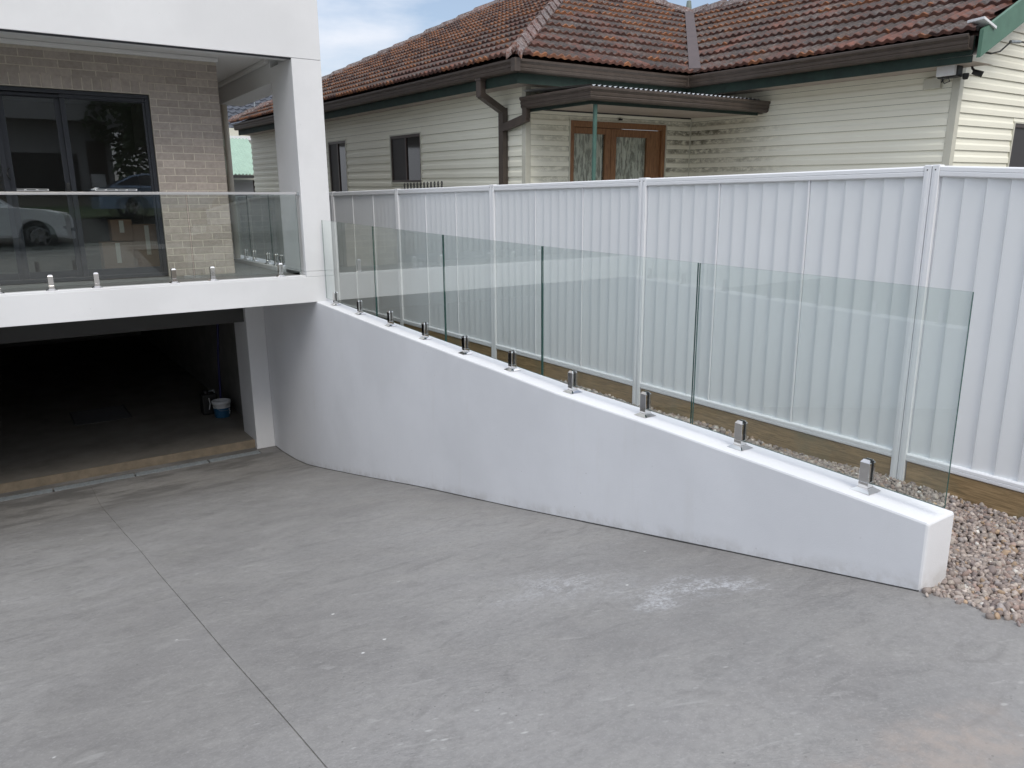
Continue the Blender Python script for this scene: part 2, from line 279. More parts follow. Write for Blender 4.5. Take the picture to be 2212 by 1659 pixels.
# ------------------------------------------------------------------ object helpers
def tag(o, label=None, cat=None, group=None, kind=None):
    if label: o['label'] = label
    if cat: o['category'] = cat
    if group: o['group'] = group
    if kind: o['kind'] = kind
    return o
def empty(name, loc=(0,0,0), label=None, cat=None, group=None, rot=(0,0,0), parent=None):
    o = bpy.data.objects.new(name, None); COL.objects.link(o); o.location = loc; o.rotation_euler = rot; o.empty_display_size = .1
    if parent: o.parent = parent
    return tag(o, label, cat, group)
def link(name, me, parent=None, mtx=None):
    o = bpy.data.objects.new(name, me); COL.objects.link(o)
    if parent: o.parent = parent
    if mtx is not None: o.matrix_local = mtx
    return o
class MB:
    def __init__(s): s.v = []; s.f = []; s.m = []; s.sm = []
    def add(s, vs, fs, mi=0, smooth=False):
        k = len(s.v); s.v += [tuple(p) for p in vs]
        for f in fs: s.f.append([i+k for i in f]); s.m.append(mi); s.sm.append(smooth)
        return s
    def box(s, x0, y0, z0, x1, y1, z1, mi=0, bev=0):
        if bev:
            bm = bmesh.new(); bmesh.ops.create_cube(bm, size=1)
            for v in bm.verts: v.co = Vector(((x0+x1)/2+v.co.x*(x1-x0), (y0+y1)/2+v.co.y*(y1-y0), (z0+z1)/2+v.co.z*(z1-z0)))
            bmesh.ops.bevel(bm, geom=bm.edges[:], offset=bev, segments=2, affect='EDGES', profile=.5)
            bm.verts.index_update(); s.add([v.co[:] for v in bm.verts], [[v.index for v in f.verts] for f in bm.faces], mi); bm.free(); return s
        vs = [(x0,y0,z0),(x1,y0,z0),(x1,y1,z0),(x0,y1,z0),(x0,y0,z1),(x1,y0,z1),(x1,y1,z1),(x0,y1,z1)]
        return s.add(vs, [(0,3,2,1),(4,5,6,7),(0,1,5,4),(1,2,6,5),(2,3,7,6),(3,0,4,7)], mi)
    def quad(s, *p, mi=0): return s.add(p, [tuple(range(len(p)))], mi)
    def loft(s, rings, cap=True, mi=0, smooth=False, closed=True):
        n = len(rings[0]); vs = [p for r in rings for p in r]; fs = []
        for i in range(len(rings)-1):
            for j in range(n if closed else n-1):
                a, b = i*n+j, i*n+(j+1) % n; fs.append((a, b, b+n, a+n))
        s.add(vs, fs, mi, smooth)
        if cap and closed: s.add(rings[0], [tuple(range(n))[::-1]], mi); s.add(rings[-1], [tuple(range(n))], mi)
        return s
    def tube(s, pts, r, n=8, mi=0, cap=True, smooth=True):
        pts = [Vector(p) for p in pts]; rings = []
        for i, p in enumerate(pts):
            d = (pts[min(i+1, len(pts)-1)]-pts[max(i-1, 0)]).normalized()
            a = d.cross(Vector((0,0,1)) if abs(d.z) < .9 else Vector((1,0,0))).normalized(); b = d.cross(a)
            rr = r[i] if isinstance(r, (list, tuple)) else r
            rings.append([tuple(p+a*rr*math.cos(2*math.pi*k/n)+b*rr*math.sin(2*math.pi*k/n)) for k in range(n)])
        return s.loft(rings, cap, mi, smooth)
    def lathe(s, prof, c=(0,0,0), n=24, mi=0, smooth=True, axis='Z'):
        rings = []
        for r, z in prof:
            ring = []
            for k in range(n):
                a = 2*math.pi*k/n; p = (r*math.cos(a), r*math.sin(a), z)
                if axis == 'Y': p = (p[0], p[2], p[1])
                ring.append((c[0]+p[0], c[1]+p[1], c[2]+p[2]))
            rings.append(ring)
        return s.loft(rings, False, mi, smooth)
    def xform(s, f): s.v = [tuple(f(*p)) for p in s.v]; return s
    def mesh(s, name, mats):
        me = bpy.data.meshes.new(name); me.from_pydata(s.v, [], s.f)
        for q in (mats if isinstance(mats, (list, tuple)) else [mats]): me.materials.append(M[q] if isinstance(q, str) else q)
        me.polygons.foreach_set('material_index', s.m); me.polygons.foreach_set('use_smooth', s.sm)
        bm = bmesh.new(); bm.from_mesh(me); bmesh.ops.recalc_face_normals(bm, faces=bm.faces[:]); bm.to_mesh(me); bm.free()
        me.update(); return me
    def build(s, name, mats, parent=None): return link(name, s.mesh(name, mats), parent)
def box(name, m, parent, *a, bev=0): return MB().box(*a, bev=bev).build(name, m, parent)
def copy_tree(o, parent=None):
    c = o.copy(); COL.objects.link(c); c.parent = parent
    for ch in o.children: copy_tree(ch, c)
    return c
def interp(tab, y):
    xs = [a for a, _ in tab]; return float(np.interp(y, xs, [b for _, b in tab]))
# ------------------------------------------------------------------ ground, driveway, street
PROF = [(-20,.62),(-14,0.02),(-9,-.36),(-6.4,-.98),(-5.6,-1.06),(-4.0,-1.12),(-2.2,-1.42),(-1,-1.54),(0,-1.60),(1.0,-1.655),(1.5,-1.705),(2.0,-1.81),(2.84,-1.99),(3.77,-2.193),(4.62,-2.375),(6.48,-2.765),(8.2,-3.15),(9.14,-3.355),(9.8,-3.49),(10.3,-3.555),(10.9,-3.595),(11.6,-3.60)]
def zd(y): return interp(PROF, y)
def slab(name, m, x0, x1, ys, zf, kind='structure', nx=1):
    b = MB(); xs = np.linspace(x0, x1, nx+1)
    for i in range(len(ys)):
        for x in xs: b.v.append((float(x), ys[i], zf(ys[i])))
    w = nx+1
    for i in range(len(ys)-1):
        for j in range(nx): b.f.append([i*w+j, i*w+j+1, (i+1)*w+j+1, (i+1)*w+j]); b.m.append(0); b.sm.append(False)
    return tag(b.build(name, m), kind=kind)
ys = sorted(set([round(float(v), 3) for v in np.linspace(-4, 10.98, 120)]))
# cross-section has the sawn control joint as a real groove at x = 0.70
b = MB(); xs = [-1.73, -.6, .6972, .6978, .7022, .7028, 3.262]; dz = [0, 0, 0, -.006, -.006, 0, 0]
for y in ys:
    w_ = .0016*math.sin(y*3.1)+.002*math.sin(y*.9)
    for x_, d_ in zip(xs, dz): b.v.append((x_+(w_ if .6 < x_ < .8 else 0), y, zd(y)+d_))
for i in range(len(ys)-1):
    for j in range(6): b.f.append([i*7+j, i*7+j+1, (i+1)*7+j+1, (i+1)*7+j]); b.m.append(0); b.sm.append(False)
tag(b.build('driveway', 'drive'), kind='structure')
tag(MB().box(-7.5, 11.135, -3.75, 2.965, 11.33, -3.5985).box(-7.5, 10.98, -3.75, 2.965, 11.0, -3.597).box(2.965, 10.98, -3.75, 3.262, 11.23, -3.5985).build('driveway_edge', 'drive'), kind='structure')
box('garage_floor', 'gfloor', None, -7.5, 11.36, -3.7, 3.22, 23, -3.485)['kind'] = 'structure'
box('threshold', 'sill', None, -7.5, 11.332, -3.7, 2.968, 11.358, -3.475, bev=.004)['kind'] = 'structure'
# ground sheet round the pit of the driveway
b = MB()
YS = [-160, -60, -20, -14, -9.2]; 
zg = {-160: 1.2, -60: .9, -20: .6, -14: 0.0, -9.2: -.38}
for i in range(4):
    a_, c_ = YS[i], YS[i+1]; b.quad((-160,a_,zg[a_]),(160,a_,zg[a_]),(160,c_,zg[c_]),(-160,c_,zg[c_]))
GR = [(-4, -1.14), (-2.2, -1.46), (0, -1.70), (1.5, -1.80), (24, -1.90)]
for (a_, za), (c_, zc) in zip(GR[:-1], GR[1:]):
    b.quad((3.30,a_,za),(160,a_,za),(160,c_,zc),(3.30,c_,zc)); b.quad((-160,a_,za),(-7.5,a_,za),(-7.5,c_,zc),(-160,c_,zc))
b.quad((-160,24,-1.9),(160,24,-1.9),(160,200,-1.9),(-160,200,-1.9))
tag(b.build('ground', 'earth'), kind='structure')
b = MB()
for (a_, za), (c_, zc) in zip(GR[:3], GR[1:4]): b.quad((-7.5,a_,za+.02),(-1.73 if c_ < 1.6 else -1.93,a_,za+.02),(-1.73 if c_ < 1.6 else -1.93,c_,zc+.02),(-7.5,c_,zc+.02))
b.quad((-7.5,1.5,-1.78),(-1.93,1.5,-1.78),(-1.93,9.0,-1.5),(-7.5,9.0,-1.5)); tag(b.build('front_lawn', 'grass'), kind='structure')
slab('footpath', 'path', -60, 60, [-5.4, -4.0], lambda y: zd(y)+.01)
slab('road', 'asphalt', -90, 90, [-9.2, -8, -7, -6.2, -5.55], lambda y: interp([(-9.2,-.38),(-5.55,-1.15)], y))
b = MB(); b.box(-60, -5.55, -1.3, 60, -5.4, -1.055); tag(b.build('kerb', 'path'), kind='structure')
slab('verge', 'grass', -60, 60, [-14, -9.2], lambda y: interp([(-14,.01),(-9.2,-.36)], y))
b = MB(); b.quad((4.76,-3,-1.70),(9.2,-3,-1.70),(9.2,24,-1.845),(4.76,24,-1.845)); tag(b.build('bounce_path', 'path'), kind='structure')  # unseen pale paving added to bounce light up onto the neighbour's boards
# ------------------------------------------------------------------ gravel strip
def make_gravel():
    """loose river pebbles: real stones, joined, near ones with more facets"""
    def ico(sub):
        bm = bmesh.new(); bmesh.ops.create_icosphere(bm, subdivisions=sub, radius=1); bm.verts.index_update()
        v = np.array([p.co[:] for p in bm.verts]); f = np.array([[q.index for q in g.verts] for g in bm.faces]); bm.free(); return v, f
    V1, F1 = ico(1); V2, F2 = ico(2)
    pal = np.array([(.30,.245,.215),(.24,.195,.175),(.36,.30,.265),(.20,.16,.15),(.42,.36,.32),(.28,.20,.17),(.33,.23,.15),(.55,.52,.48),(.25,.22,.21),(.34,.29,.25)])
    regions = [(3.25, 4.68, -.2, 1.53), (3.475, 4.68, 1.53, 3.4), (3.475, 4.68, 3.4, 6.6)]
    allv, allf, tone = [], [], []; off = 0
    regions.append((3.06, 3.25, -.1, 1.5))
    for ri, (x0, x1, y0, y1) in enumerate(regions):
        sp = (.0225, .0235, .034, .021)[ri]; lay = (2, 2, 1, 1)[ri]
        V, F = (V2, F2) if ri in (0, 3) else (V1, F1)
        for la in range(lay):
            nx, ny = int((x1-x0)/sp), int((y1-y0)/sp)
            gx, gy = np.meshgrid(np.linspace(x0, x1, nx), np.linspace(y0, y1, ny)); gx = gx.ravel(); gy = gy.ravel()
            keep = rng.random(gx.size) < ((1, .62)[la] if ri < 3 else .42*np.clip((gx-3.06)/.19, 0, 1)**4); gx, gy = gx[keep], gy[keep]; N = gx.size
            gx = gx+rng.normal(0, sp*.3, N); gy = gy+rng.normal(0, sp*.3, N)
            ok = (gx > x0-.012+ .018*rng.random(N)) & (gx < x1+.01); gx, gy = gx[ok], gy[ok]; N = gx.size
            zs = np.interp(gx, [3.25, 4.68], [-1.712, -1.785]) + np.interp(gy, [-.2, 1.2, 1.5, 3], [.06, .03, 0, -.01])
            zs = zs + np.interp(gx, [3.24, 3.30], [.022, 0])*(gy < 1.5)*0 + la*sp*.42 + .012*np.sin(gx*9+gy*4)+rng.normal(0, .002, N)
            if ri == 3: zs = np.interp(gy, [-.1, 0, 1, 1.5], [-1.594, -1.60, -1.655, -1.705])+.005
            r = sp*np.exp(rng.normal(0, .22, N))*.68
            if la == 1: r *= .9
            sc = np.stack([r*rng.uniform(.8,1.35,N), r*rng.uniform(.7,1.05,N), r*rng.uniform(.5,.85,N)], 1)
            q = rng.normal(0, 1, (N, 4)); q /= np.linalg.norm(q, axis=1)[:, None]; w, x, y, z = q.T
            Rm = np.stack([1-2*(y*y+z*z), 2*(x*y-z*w), 2*(x*z+y*w), 2*(x*y+z*w), 1-2*(x*x+z*z), 2*(y*z-x*w), 2*(x*z-y*w), 2*(y*z+x*w), 1-2*(x*x+y*y)], 1).reshape(N, 3, 3)
            jit = 1+rng.normal(0, .13, (N, len(V)))
            P = V[None]*jit[:, :, None]*sc[:, None, :]; P = np.einsum('nij,nvj->nvi', Rm, P); P = P+np.stack([gx, gy, zs], 1)[:, None, :]
            allv.append(P.reshape(-1, 3)); allf.append((F[None]+(np.arange(N)*len(V))[:, None, None]).reshape(-1, 3)+off); off += N*len(V)
            c = pal[rng.choice(len(pal), N, p=[.2,.15,.14,.1,.09,.1,.05,.02,.08,.07])]*np.array([1.13, 1.16, 1.17])*np.exp(rng.normal(0, .15, (N, 1)))
            tone.append(np.repeat(c, len(V), 0))
    v = np.concatenate(allv); f = np.concatenate(allf); t = np.concatenate(tone)
    me = bpy.data.meshes.new('gravel'); me.vertices.add(len(v)); me.vertices.foreach_set('co', v.ravel())
    me.loops.add(f.size); me.loops.foreach_set('vertex_index', f.ravel().astype(np.int32)); me.polygons.add(len(f))
    me.polygons.foreach_set('loop_start', np.arange(0, f.size, 3, dtype=np.int32)); me.polygons.foreach_set('loop_total', np.full(len(f), 3, dtype=np.int32))
    me.polygons.foreach_set('use_smooth', np.ones(len(f), bool)); me.update()
    ca = me.color_attributes.new('tone', 'FLOAT_COLOR', 'POINT'); ca.data.foreach_set('color', np.concatenate([t, np.ones((len(t), 1))], 1).ravel().astype(np.float32))
    me.materials.append(M['pebble']); tag(link('gravel', me), kind='stuff')
make_gravel()
b = MB(); b.quad((3.262,-4,-1.16),(4.68,-4,-1.16),(4.68,-.1,-1.77),(3.262,-.1,-1.67)); b.quad((3.262,-.1,-1.67),(4.68,-.1,-1.77),(4.68,1.5,-1.805),(3.262,1.5,-1.74)); b.quad((3.262,1.5,-1.74),(4.68,1.5,-1.805),(4.68,24,-1.83),(3.262,24,-1.76))
tag(b.build('gravel_bed', 'earth'), kind='structure')
# ------------------------------------------------------------------ curved-top retaining wall beside the ramp
CREST = [(1.52,-1.381),(1.99,-1.366),(2.55,-1.356),(3.26,-1.342),(4.2,-1.335),(5.0,-1.305),(5.5,-1.293),(6.2,-1.268),(6.93,-1.243),(8.0,-1.198),(9.0,-1.158)]
def crest(y): return interp(CREST, y)
def make_ramp_wall(XI, XO, label):
    b = MB(); r = .012; rings = []
    for y in [1.522, 1.526, 1.534] + list(np.linspace(1.60, 9.0, 44)) + [9.0005, 11.238]:
        y = float(y); k = {1.522: .011, 1.526: .004}.get(y, 0); zt = crest(y)-k if y <= 9 else -1.1615
        w = .0015*math.sin(y*2.3)
        pf = [(XI+k+w, -3.9), (XI+k+w, zt-r), (XI+r*.3+k+w, zt-r*.3), (XI+r+k+w, zt), (XO-r-k, zt), (XO-r*.3-k, zt-r*.3), (XO-k, zt-r), (XO-k, -3.9)]
        rings.append([(px, y, pz) for px, pz in pf])
    b.loft(rings); return tag(b.build('retaining_wall', 'white2'), label, 'wall')
rwall = make_ramp_wall(3.24, 3.47, 'long low white rendered wall with sloping top beside the grey driveway')
make_ramp_wall(-1.94, -1.71, 'second sloping white ramp wall along the far side of the driveway, outside the frame')
b = MB(); rj = random.Random(4); rings = []
for y in np.linspace(1.53, 11.2, 160):
    y = float(y); w = .0035+.0035*abs(math.sin(y*3.7))*abs(math.sin(y*1.3+1))+rj.uniform(0, .0015); rings.append([(3.2415, y, zd(y)-.01), (3.2385-w, y, zd(y)-.01), (3.2385-w, y, zd(y)+.0025), (3.2415, y, zd(y)+.006)])
b.loft(rings); b.build('joint_strip', 'dark', rwall)
# ------------------------------------------------------------------ glass clamps (spigots)
def spigot_mesh():
    b = MB(); h = .158; w = .025
    def fr(s0, z0, s1, z1, mi=0): b.loft([[(-s0,-s0,z0),(s0,-s0,z0),(s0,s0,z0),(-s0,s0,z0)], [(-s1,-s1,z1),(s1,-s1,z1),(s1,s1,z1),(-s1,s1,z1)]], mi=mi)
    b.box(-w, -w, .012, w, w, .048, bev=.002)
    for sx in (-1, 1):     # two jaws either side of the pane (pane lies in the y-z plane)
        a, c = (-w, -.0095) if sx < 0 else (.0095, w)
        b.box(a, -w, .048, c, w, h-.014, bev=.0015)
        o_, i_ = (a, c) if sx < 0 else (c, a)
        b.loft([[(o_,-w,h-.014),(i_,-w,h-.014),(i_,w,h-.014),(o_,w,h-.014)], [(o_*.62,-w*.6,h),(i_,-w*.6,h),(i_,w*.6,h),(o_*.62,w*.6,h)]])
        b.box(min(i_, i_-sx*.0025), -w-.0005, .05, max(i_, i_-sx*.0025), w+.0005, h-.004, mi=1)
    return b.mesh('spigot', ['steel', 'rubber'])
def cover_mesh():
    b = MB(); b.loft([[(-s,-s,z),(s,-s,z),(s,s,z),(-s,s,z)] for s, z in ((.051, 0), (.051, .002), (.029, .015), (.029, .018))]); return b.mesh('base_plate', 'steel')
SP, CV = spigot_mesh(), cover_mesh()
def spigot(parent, x, y, z, rz=0):
    o = link('spigot', SP, parent); o.location = (x, y, z); o.rotation_euler = (0, 0, rz)
    c = link('base_plate', CV, o); return o
def pane(parent, pts, t, n, name='glass_pane', m=('glass', 'edge')):
    """pts: 4 corners in order; n: thickness direction"""
    b = MB(); n = Vector(n)*t/2; A = [tuple(Vector(p)-n) for p in pts]; B = [tuple(Vector(p)+n) for p in pts]
    b.add(A+B, [(0,1,2,3), (4,5,6,7)]+[(i, (i+1) % 4, 4+(i+1) % 4, 4+i) for i in range(4)]); b.m = [0, 0, 1, 1, 1, 1]
    return b.build(name, list(m), parent)
# ------------------------------------------------------------------ sloping glass fence on the wall
GT = [(1.51,-.376),(3.01,-.343),(4.52,-.309),(6.0,-.270),(7.5,-.225),(8.96,-.181)]
gf = empty('glass_fence', (3.355, 5.2, -1.3), 'frameless glass fence of five raked panes on the sloping white wall', 'glass fence')
def rel(o, p): return tuple(Vector(p)-Vector(o.location))
edges = [1.512, 3.012, 4.518, 5.997, 7.49, 8.955]
for a_, c_ in zip(edges[:-1], edges[1:]):
    a2, c2 = a_+.007, c_-.007
    pane(gf, [rel(gf, p) for p in ((3.355,a2,crest(a2)+.045),(3.355,c2,crest(c2)+.045),(3.355,c2,interp(GT,c2)),(3.355,a2,interp(GT,a2)))], .012, (1,0,0))
for y in (1.892, 2.647, 3.406, 4.151, 4.921, 5.649, 6.398, 7.159, 7.942, 8.66): spigot(gf, *rel(gf, (3.355, y, crest(y)+.001)))
gf2 = copy_tree(gf); gf2.location.x = -1.825; gf2['label'] = 'glass fence on the second ramp wall across the driveway, outside the frame'
# ------------------------------------------------------------------ the new white house
H = empty('modern_house', (0, 9.0, -3.6), 'new white rendered house with balcony, brick wall and open basement garage', 'house')
def hb(name, m, x0, y0, z0, x1, y1, z1, bev=0, par=None):
    return MB().box(x0, y0-9, z0+3.6, x1, y1-9, z1+3.6, bev=bev).build(name, m, par or H)
YF = 9.0; XR = 3.487; ZS = -.855
hb('balcony_slab', 'white', -7.5, YF, -1.16, XR, YF+.24, -.852, bev=.004)
hb('kerb', 'white', -7.5, YF+.012, -.8515, 3.135, YF+.15, -.832, bev=.004)
hb('floor', 'tilefloor', -7.5, YF+.241, -1.155, 3.14, 12.4, -.848)
hb('side_slab', 'white', 3.141, YF+.241, -1.155, XR-.001, 14.8, -.80, bev=.003)
hb('column_base', 'white', 3.141, YF+.001, -.850, XR-.002, YF+.76, -.786, bev=.003)
hb('column', 'white', 3.139, YF, -.7835, XR, YF+.78, 1.6175, bev=.004)
hb('parapet', 'white', -7.5, YF, 1.6215, XR, YF+.25, 5.2, bev=.004)
hb('upper_wall', 'white', XR-.25, YF+.251, 1.6215, XR-.001, 24, 5.2)
hb('upper_wall', 'white', -7.5, 23.7, 1.7, XR-.26, 23.95, 5.2)
hb('roof', 'white', -7.45, YF+.26, 4.8, XR-.26, 23.69, 4.9)
hb('ceiling', 'ceil', -7.5, YF+.251, 1.722, XR-.251, 23.69, 1.78)
hb('shadow_gap_strip', 'black', -7.5, YF+.018, 1.607, 3.1385, YF+.05, 1.6212)  # black strip stands in for the shadow gap under the parapet
hb('ceiling_cornice', 'ceil', -7.5, 10.03, 1.672, 2.60, 10.09, 1.7215, bev=.012)
hb('ceiling_cornice', 'ceil', 3.08, 9.79, 1.672, 3.138, 12.25, 1.7215, bev=.012)
hb('side_beam', 'white', 3.141, YF+.781, 1.452, XR-.002, 12.3, 1.7205, bev=.003)
# bricks
bw = empty('brick_wall', (0, 1.1, 3.6), parent=H)
def bl(name, mesh_or_box, par): pass
DX1, DZ0, DZ1 = 1.805, -.835, 1.262; WX1 = 2.59
b = MB(); b.box(-7.4, .0035, -.85, -1.9, .11, 1.72); b.box(-1.9, .0035, 1.262, 1.805, .11, 1.72); b.box(1.805, .0035, -.85, 2.586, .11, 1.72); b.build('mortar', 'mortar', bw)
BM = [MB().box(0, 0, 0, .23, .02, .076, bev=.0022).mesh('brick', 'brick'), MB().box(0, 0, 0, .111, .02, .076, bev=.0022).mesh('brick', 'brick')]
def brick(par, x, z, w, h=.076, y=0):
    k = 0 if abs(w-.23) < .002 and h == .076 else 1 if abs(w-.111) < .002 and h == .076 else -1
    me = BM[k] if k >= 0 else MB().box(0, 0, 0, w, .02, h, bev=.0022).mesh('brick', 'brick')
    o = link('brick', me, par); o.location = (x+random.uniform(-.001, .001), y+random.uniform(-.0015, .0015), z+random.uniform(-.0007, .0007)); return o
row = 0; z = -.850+.008
while z+.076 < 1.725:
    x_r = WX1; offc = 0 if row % 2 else .12
    lo = -.5
    x = x_r-(.23 if row % 2 else .111)
    first = True
    while x > lo-.24:
        w = (.23 if row % 2 else .111) if first else .23
        a_, e_ = x, x+w
        if DZ0-.05 < z+.04 < DZ1+.155:
            if e_ > DX1+.004:
                a_ = max(a_, DX1+.004)
                if e_-a_ > .03: brick(bw, a_, z, e_-a_)
        else: brick(bw, a_, z, w)
        first = False; x -= .24
    z += .086; row += 1
    if row == 24 and False: break
zz = 1.268
x = DX1-.088
while x > -.5: brick(bw, x, zz, .088, .148); x -= .098
# rear brick return by the downpipe
rw = empty('rear_brick_wall', (2.5, 3.28, 3.6), parent=H)
MB().box(0, .006, -.85, .66, .1, 1.70).build('mortar', 'mortar', rw)
z = -.842; row = 0
while z+.076 < 1.70:
    x = .66
    while x > .05:
        w = .111 if (row % 2 and x > .6) else .23; w = min(w, x); brick(rw, x-w, z, w); x -= w+.01
    z += .086; row += 1
MB().tube([(3.19, 3.22, 2.8), (3.19, 3.22, 5.05)], .045, 12).build('downpipe', 'pipecream', H)
hb('return_wall', 'mortar', 2.55, 10.22, -.85, 2.588, 12.26, 1.72)
# sliding door
sdr = empty('sliding_door', (0, 1.14, 3.6), parent=H)
b = MB()
for a in ((-1.9,0,1.215,DX1-.004,.10,1.258),(DX1-.052,0,DZ0+.04,DX1-.004,.10,1.2145),(-1.9,0,DZ0,DX1-.004,.10,DZ0+.0395)): b.box(*a, bev=.003)
b.box(-1.9, -.012, 1.175, DX1-.053, .012, 1.19); b.build('frame', 'black', sdr)
def sash(x0, x1, y, xs0=.05, xs1=.05):
    b = MB(); z0, z1 = DZ0+.04, 1.213
    b.box(x0, y, z0, x0+xs0, y+.035, z1, bev=.003); b.box(x1-xs1, y, z0, x1, y+.035, z1, bev=.003)
    b.box(x0+xs0+.0005, y+.002, z1-.05, x1-xs1-.0005, y+.033, z1); b.box(x0+xs0+.0005, y+.002, z0, x1-xs1-.0005, y+.033, z0+.075)
    s_ = b.build('sash', 'black', sdr)
    pane(sdr, [(x0+xs0,y+.017,z0+.075),(x1-xs1,y+.017,z0+.075),(x1-xs1,y+.017,z1-.05),(x0+xs0,y+.017,z1-.05)], .006, (0,1,0), 'glass', ('glassd', 'edge'))
sash(.885, DX1-.053, .012, .052, .028); sash(.275, .886, .052, .082, .055); sash(-1.0, .30, .0125, .05, .05); sash(-1.88, -.95, .052)
hd = MB().tube([(.315, -.012, .29), (.30, -.035, .31), (.292, -.04, .35), (.30, -.035, .39), (.315, -.012, .41)], .009, 8).build('handle', 'blackp', sdr)
MB().box(.836, -.02, .16, .872, .03, .26, bev=.006).box(.846, -.028, .19, .858, -.0205, .235, bev=.003).build('lock', 'blackp', sdr)
def decal(x0, x1):
    b = MB(); n_ = 4 if x1-x0 > .4 else 3; w = (x1-x0)/n_; 
    for i in range(n_):
        a0 = x0+i*w; h = .010; k = 20; ring = []
        cx0, cx1 = a0+h, a0+w*1.06-h
        outer = [(cx1+h*math.cos(t), h*math.sin(t)) for t in np.linspace(-math.pi/2, math.pi/2, 8)]+[(cx0+h*math.cos(t), h*math.sin(t)) for t in np.linspace(math.pi/2, 1.5*math.pi, 8)]
        inner = [((cx0+cx1)/2+(px-(cx0+cx1)/2)*.78, pz*.55) for px, pz in outer]
        z0 = .185+(i % 2)*.0012; n2 = len(outer)
        b.add([(p[0], 0, z0+p[1]) for p in outer]+[(p[0], 0, z0+p[1]) for p in inner], [(q, (q+1) % n2, n2+(q+1) % n2, n2+q) for q in range(n2)])
    return b
for x0, x1 in ((.325, .66), (1.12, 1.56)):
    o = decal(x0, x1).build('decal', 'paintw', sdr); o.location.y = .0255 if x0 > 1 else .0655
# garage
hb('garage_pillar', 'white', 2.968, 11.24, -3.63, 3.2395, 11.92, -1.165, bev=.006)
hb('lower_side_wall', 'white', 3.242, 11.24, -3.9, 3.47, 23.2, -1.1605)
hb('soffit', 'white', -7.5, YF+.2405, -1.19, 3.2395, 11.24, -1.1605)
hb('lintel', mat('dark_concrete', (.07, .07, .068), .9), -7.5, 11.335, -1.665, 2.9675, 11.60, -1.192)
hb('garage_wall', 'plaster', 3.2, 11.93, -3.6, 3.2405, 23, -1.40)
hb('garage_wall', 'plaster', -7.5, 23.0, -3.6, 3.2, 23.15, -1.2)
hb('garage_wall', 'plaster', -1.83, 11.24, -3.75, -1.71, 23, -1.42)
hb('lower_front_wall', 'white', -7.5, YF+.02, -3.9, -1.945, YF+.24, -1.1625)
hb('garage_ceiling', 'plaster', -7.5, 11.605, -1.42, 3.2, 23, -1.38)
# room behind the door
hb('room_floor', 'tilefloor', -7.4, 12.405, -.9, 2.54, 15.6, -.846)
hb('room_wall', 'room', -7.4, 15.6, -.85, 2.54, 15.7, 1.72)
hb('room_wall', 'room', 2.45, 10.3, -.845, 2.54, 15.6, 1.72)
# boundary of the driveway on the left, beyond the frame
# balustrade along the balcony front
bf = empty('front_balustrade', (1, YF+.075, -.85), 'glass balustrade with thin steel top rail along balcony front edge', 'balustrade')
for a_, c_ in ((-2.4, -.32), (-.305, 1.872), (1.888, 3.10)):
    pane(bf, [rel(bf, p) for p in ((a_,9.075,-.795),(c_,9.075,-.795),(c_,9.075,.138),(a_,9.075,.138))], .012, (0,1,0))
M['satin'] = mat('satin_steel', (.78, .76, .75), .3, .8)
b = MB(); b.box(-4, -.0135, .988, 2.112, .0135, .994, bev=.001); b.box(-4, -.0135, .968, 2.112, -.0095, .9875); b.box(-4, .0095, .968, 2.112, .0135, .9875); b.build('top_rail', 'satin', bf)
box('rail_bracket', 'galv', bf, 2.1125, -.02, .955, 2.139, .02, .995, bev=.002)
for x in (-.45, .03, .489, .903, 1.664, 2.075, 2.851): spigot(bf, *rel(bf, (x, 9.075, -.8315)), rz=R(90))
# side balustrade
bs = empty('side_balustrade', (3.22, 11, -.80), 'glass balustrade on the narrow side edge of balcony behind the column', 'balustrade')
for a_, c_ in ((9.80, 10.52), (10.535, 11.55), (11.565, 12.28)):
    pane(bs, [rel(bs, p) for p in ((3.22,a_,-.745),(3.22,c_,-.745),(3.22,c_,.135),(3.22,a_,.135))], .012, (1,0,0))
for y in (10.15, 10.387, 10.746, 11.40, 11.83): spigot(bs, *rel(bs, (3.22, y, -.799)))
box('top_rail', 'steel', bs, -.0125, -1.19, .936, .0125, 1.28, .942)
# ------------------------------------------------------------------ steel boundary fence
F = empty('steel_fence', (4.7, 5, -1.8), 'pale grey steel sheet boundary fence on timber sleepers', 'fence')
FP = [-2.28, .08, 2.437, 4.873, 7.24, 9.62, 11.95, 14.3, 16.65, 19.0, 21.4]
fx = lambda X, Y, Z: (X-4.7, Y-5, Z+1.8)
ZT, ZB = .192, -1.632
def fbox(name, m, *a, bev=0): 
    x0, y0, z0, x1, y1, z1 = a; return MB().box(x0-4.7, y0-5, z0+1.8, x1-4.7, y1-5, z1+1.8, bev=bev).build(name, m, F)
def sheet_mesh(w, ztop0, ztop1, zb):
    """six sawtooth ribs; runs along +y"""
    b = MB(); p = w/6; pts = []
    for i in range(6):
        pts += [(.0075, i*p), (.007, i*p+.010), (-.007, i*p+p-.020), (-.0075, i*p+p-.010)]
    pts.append((.0075, w)); n_ = len(pts)
    lo = [(x, y, zb) for x, y in pts]; hi = [(x, y, ztop0+(ztop1-ztop0)*y/w) for x, y in pts]
    b.add(lo+hi, [(i, i+1, n_+i+1, n_+i) for i in range(n_-1)]); return b
rm = MB()
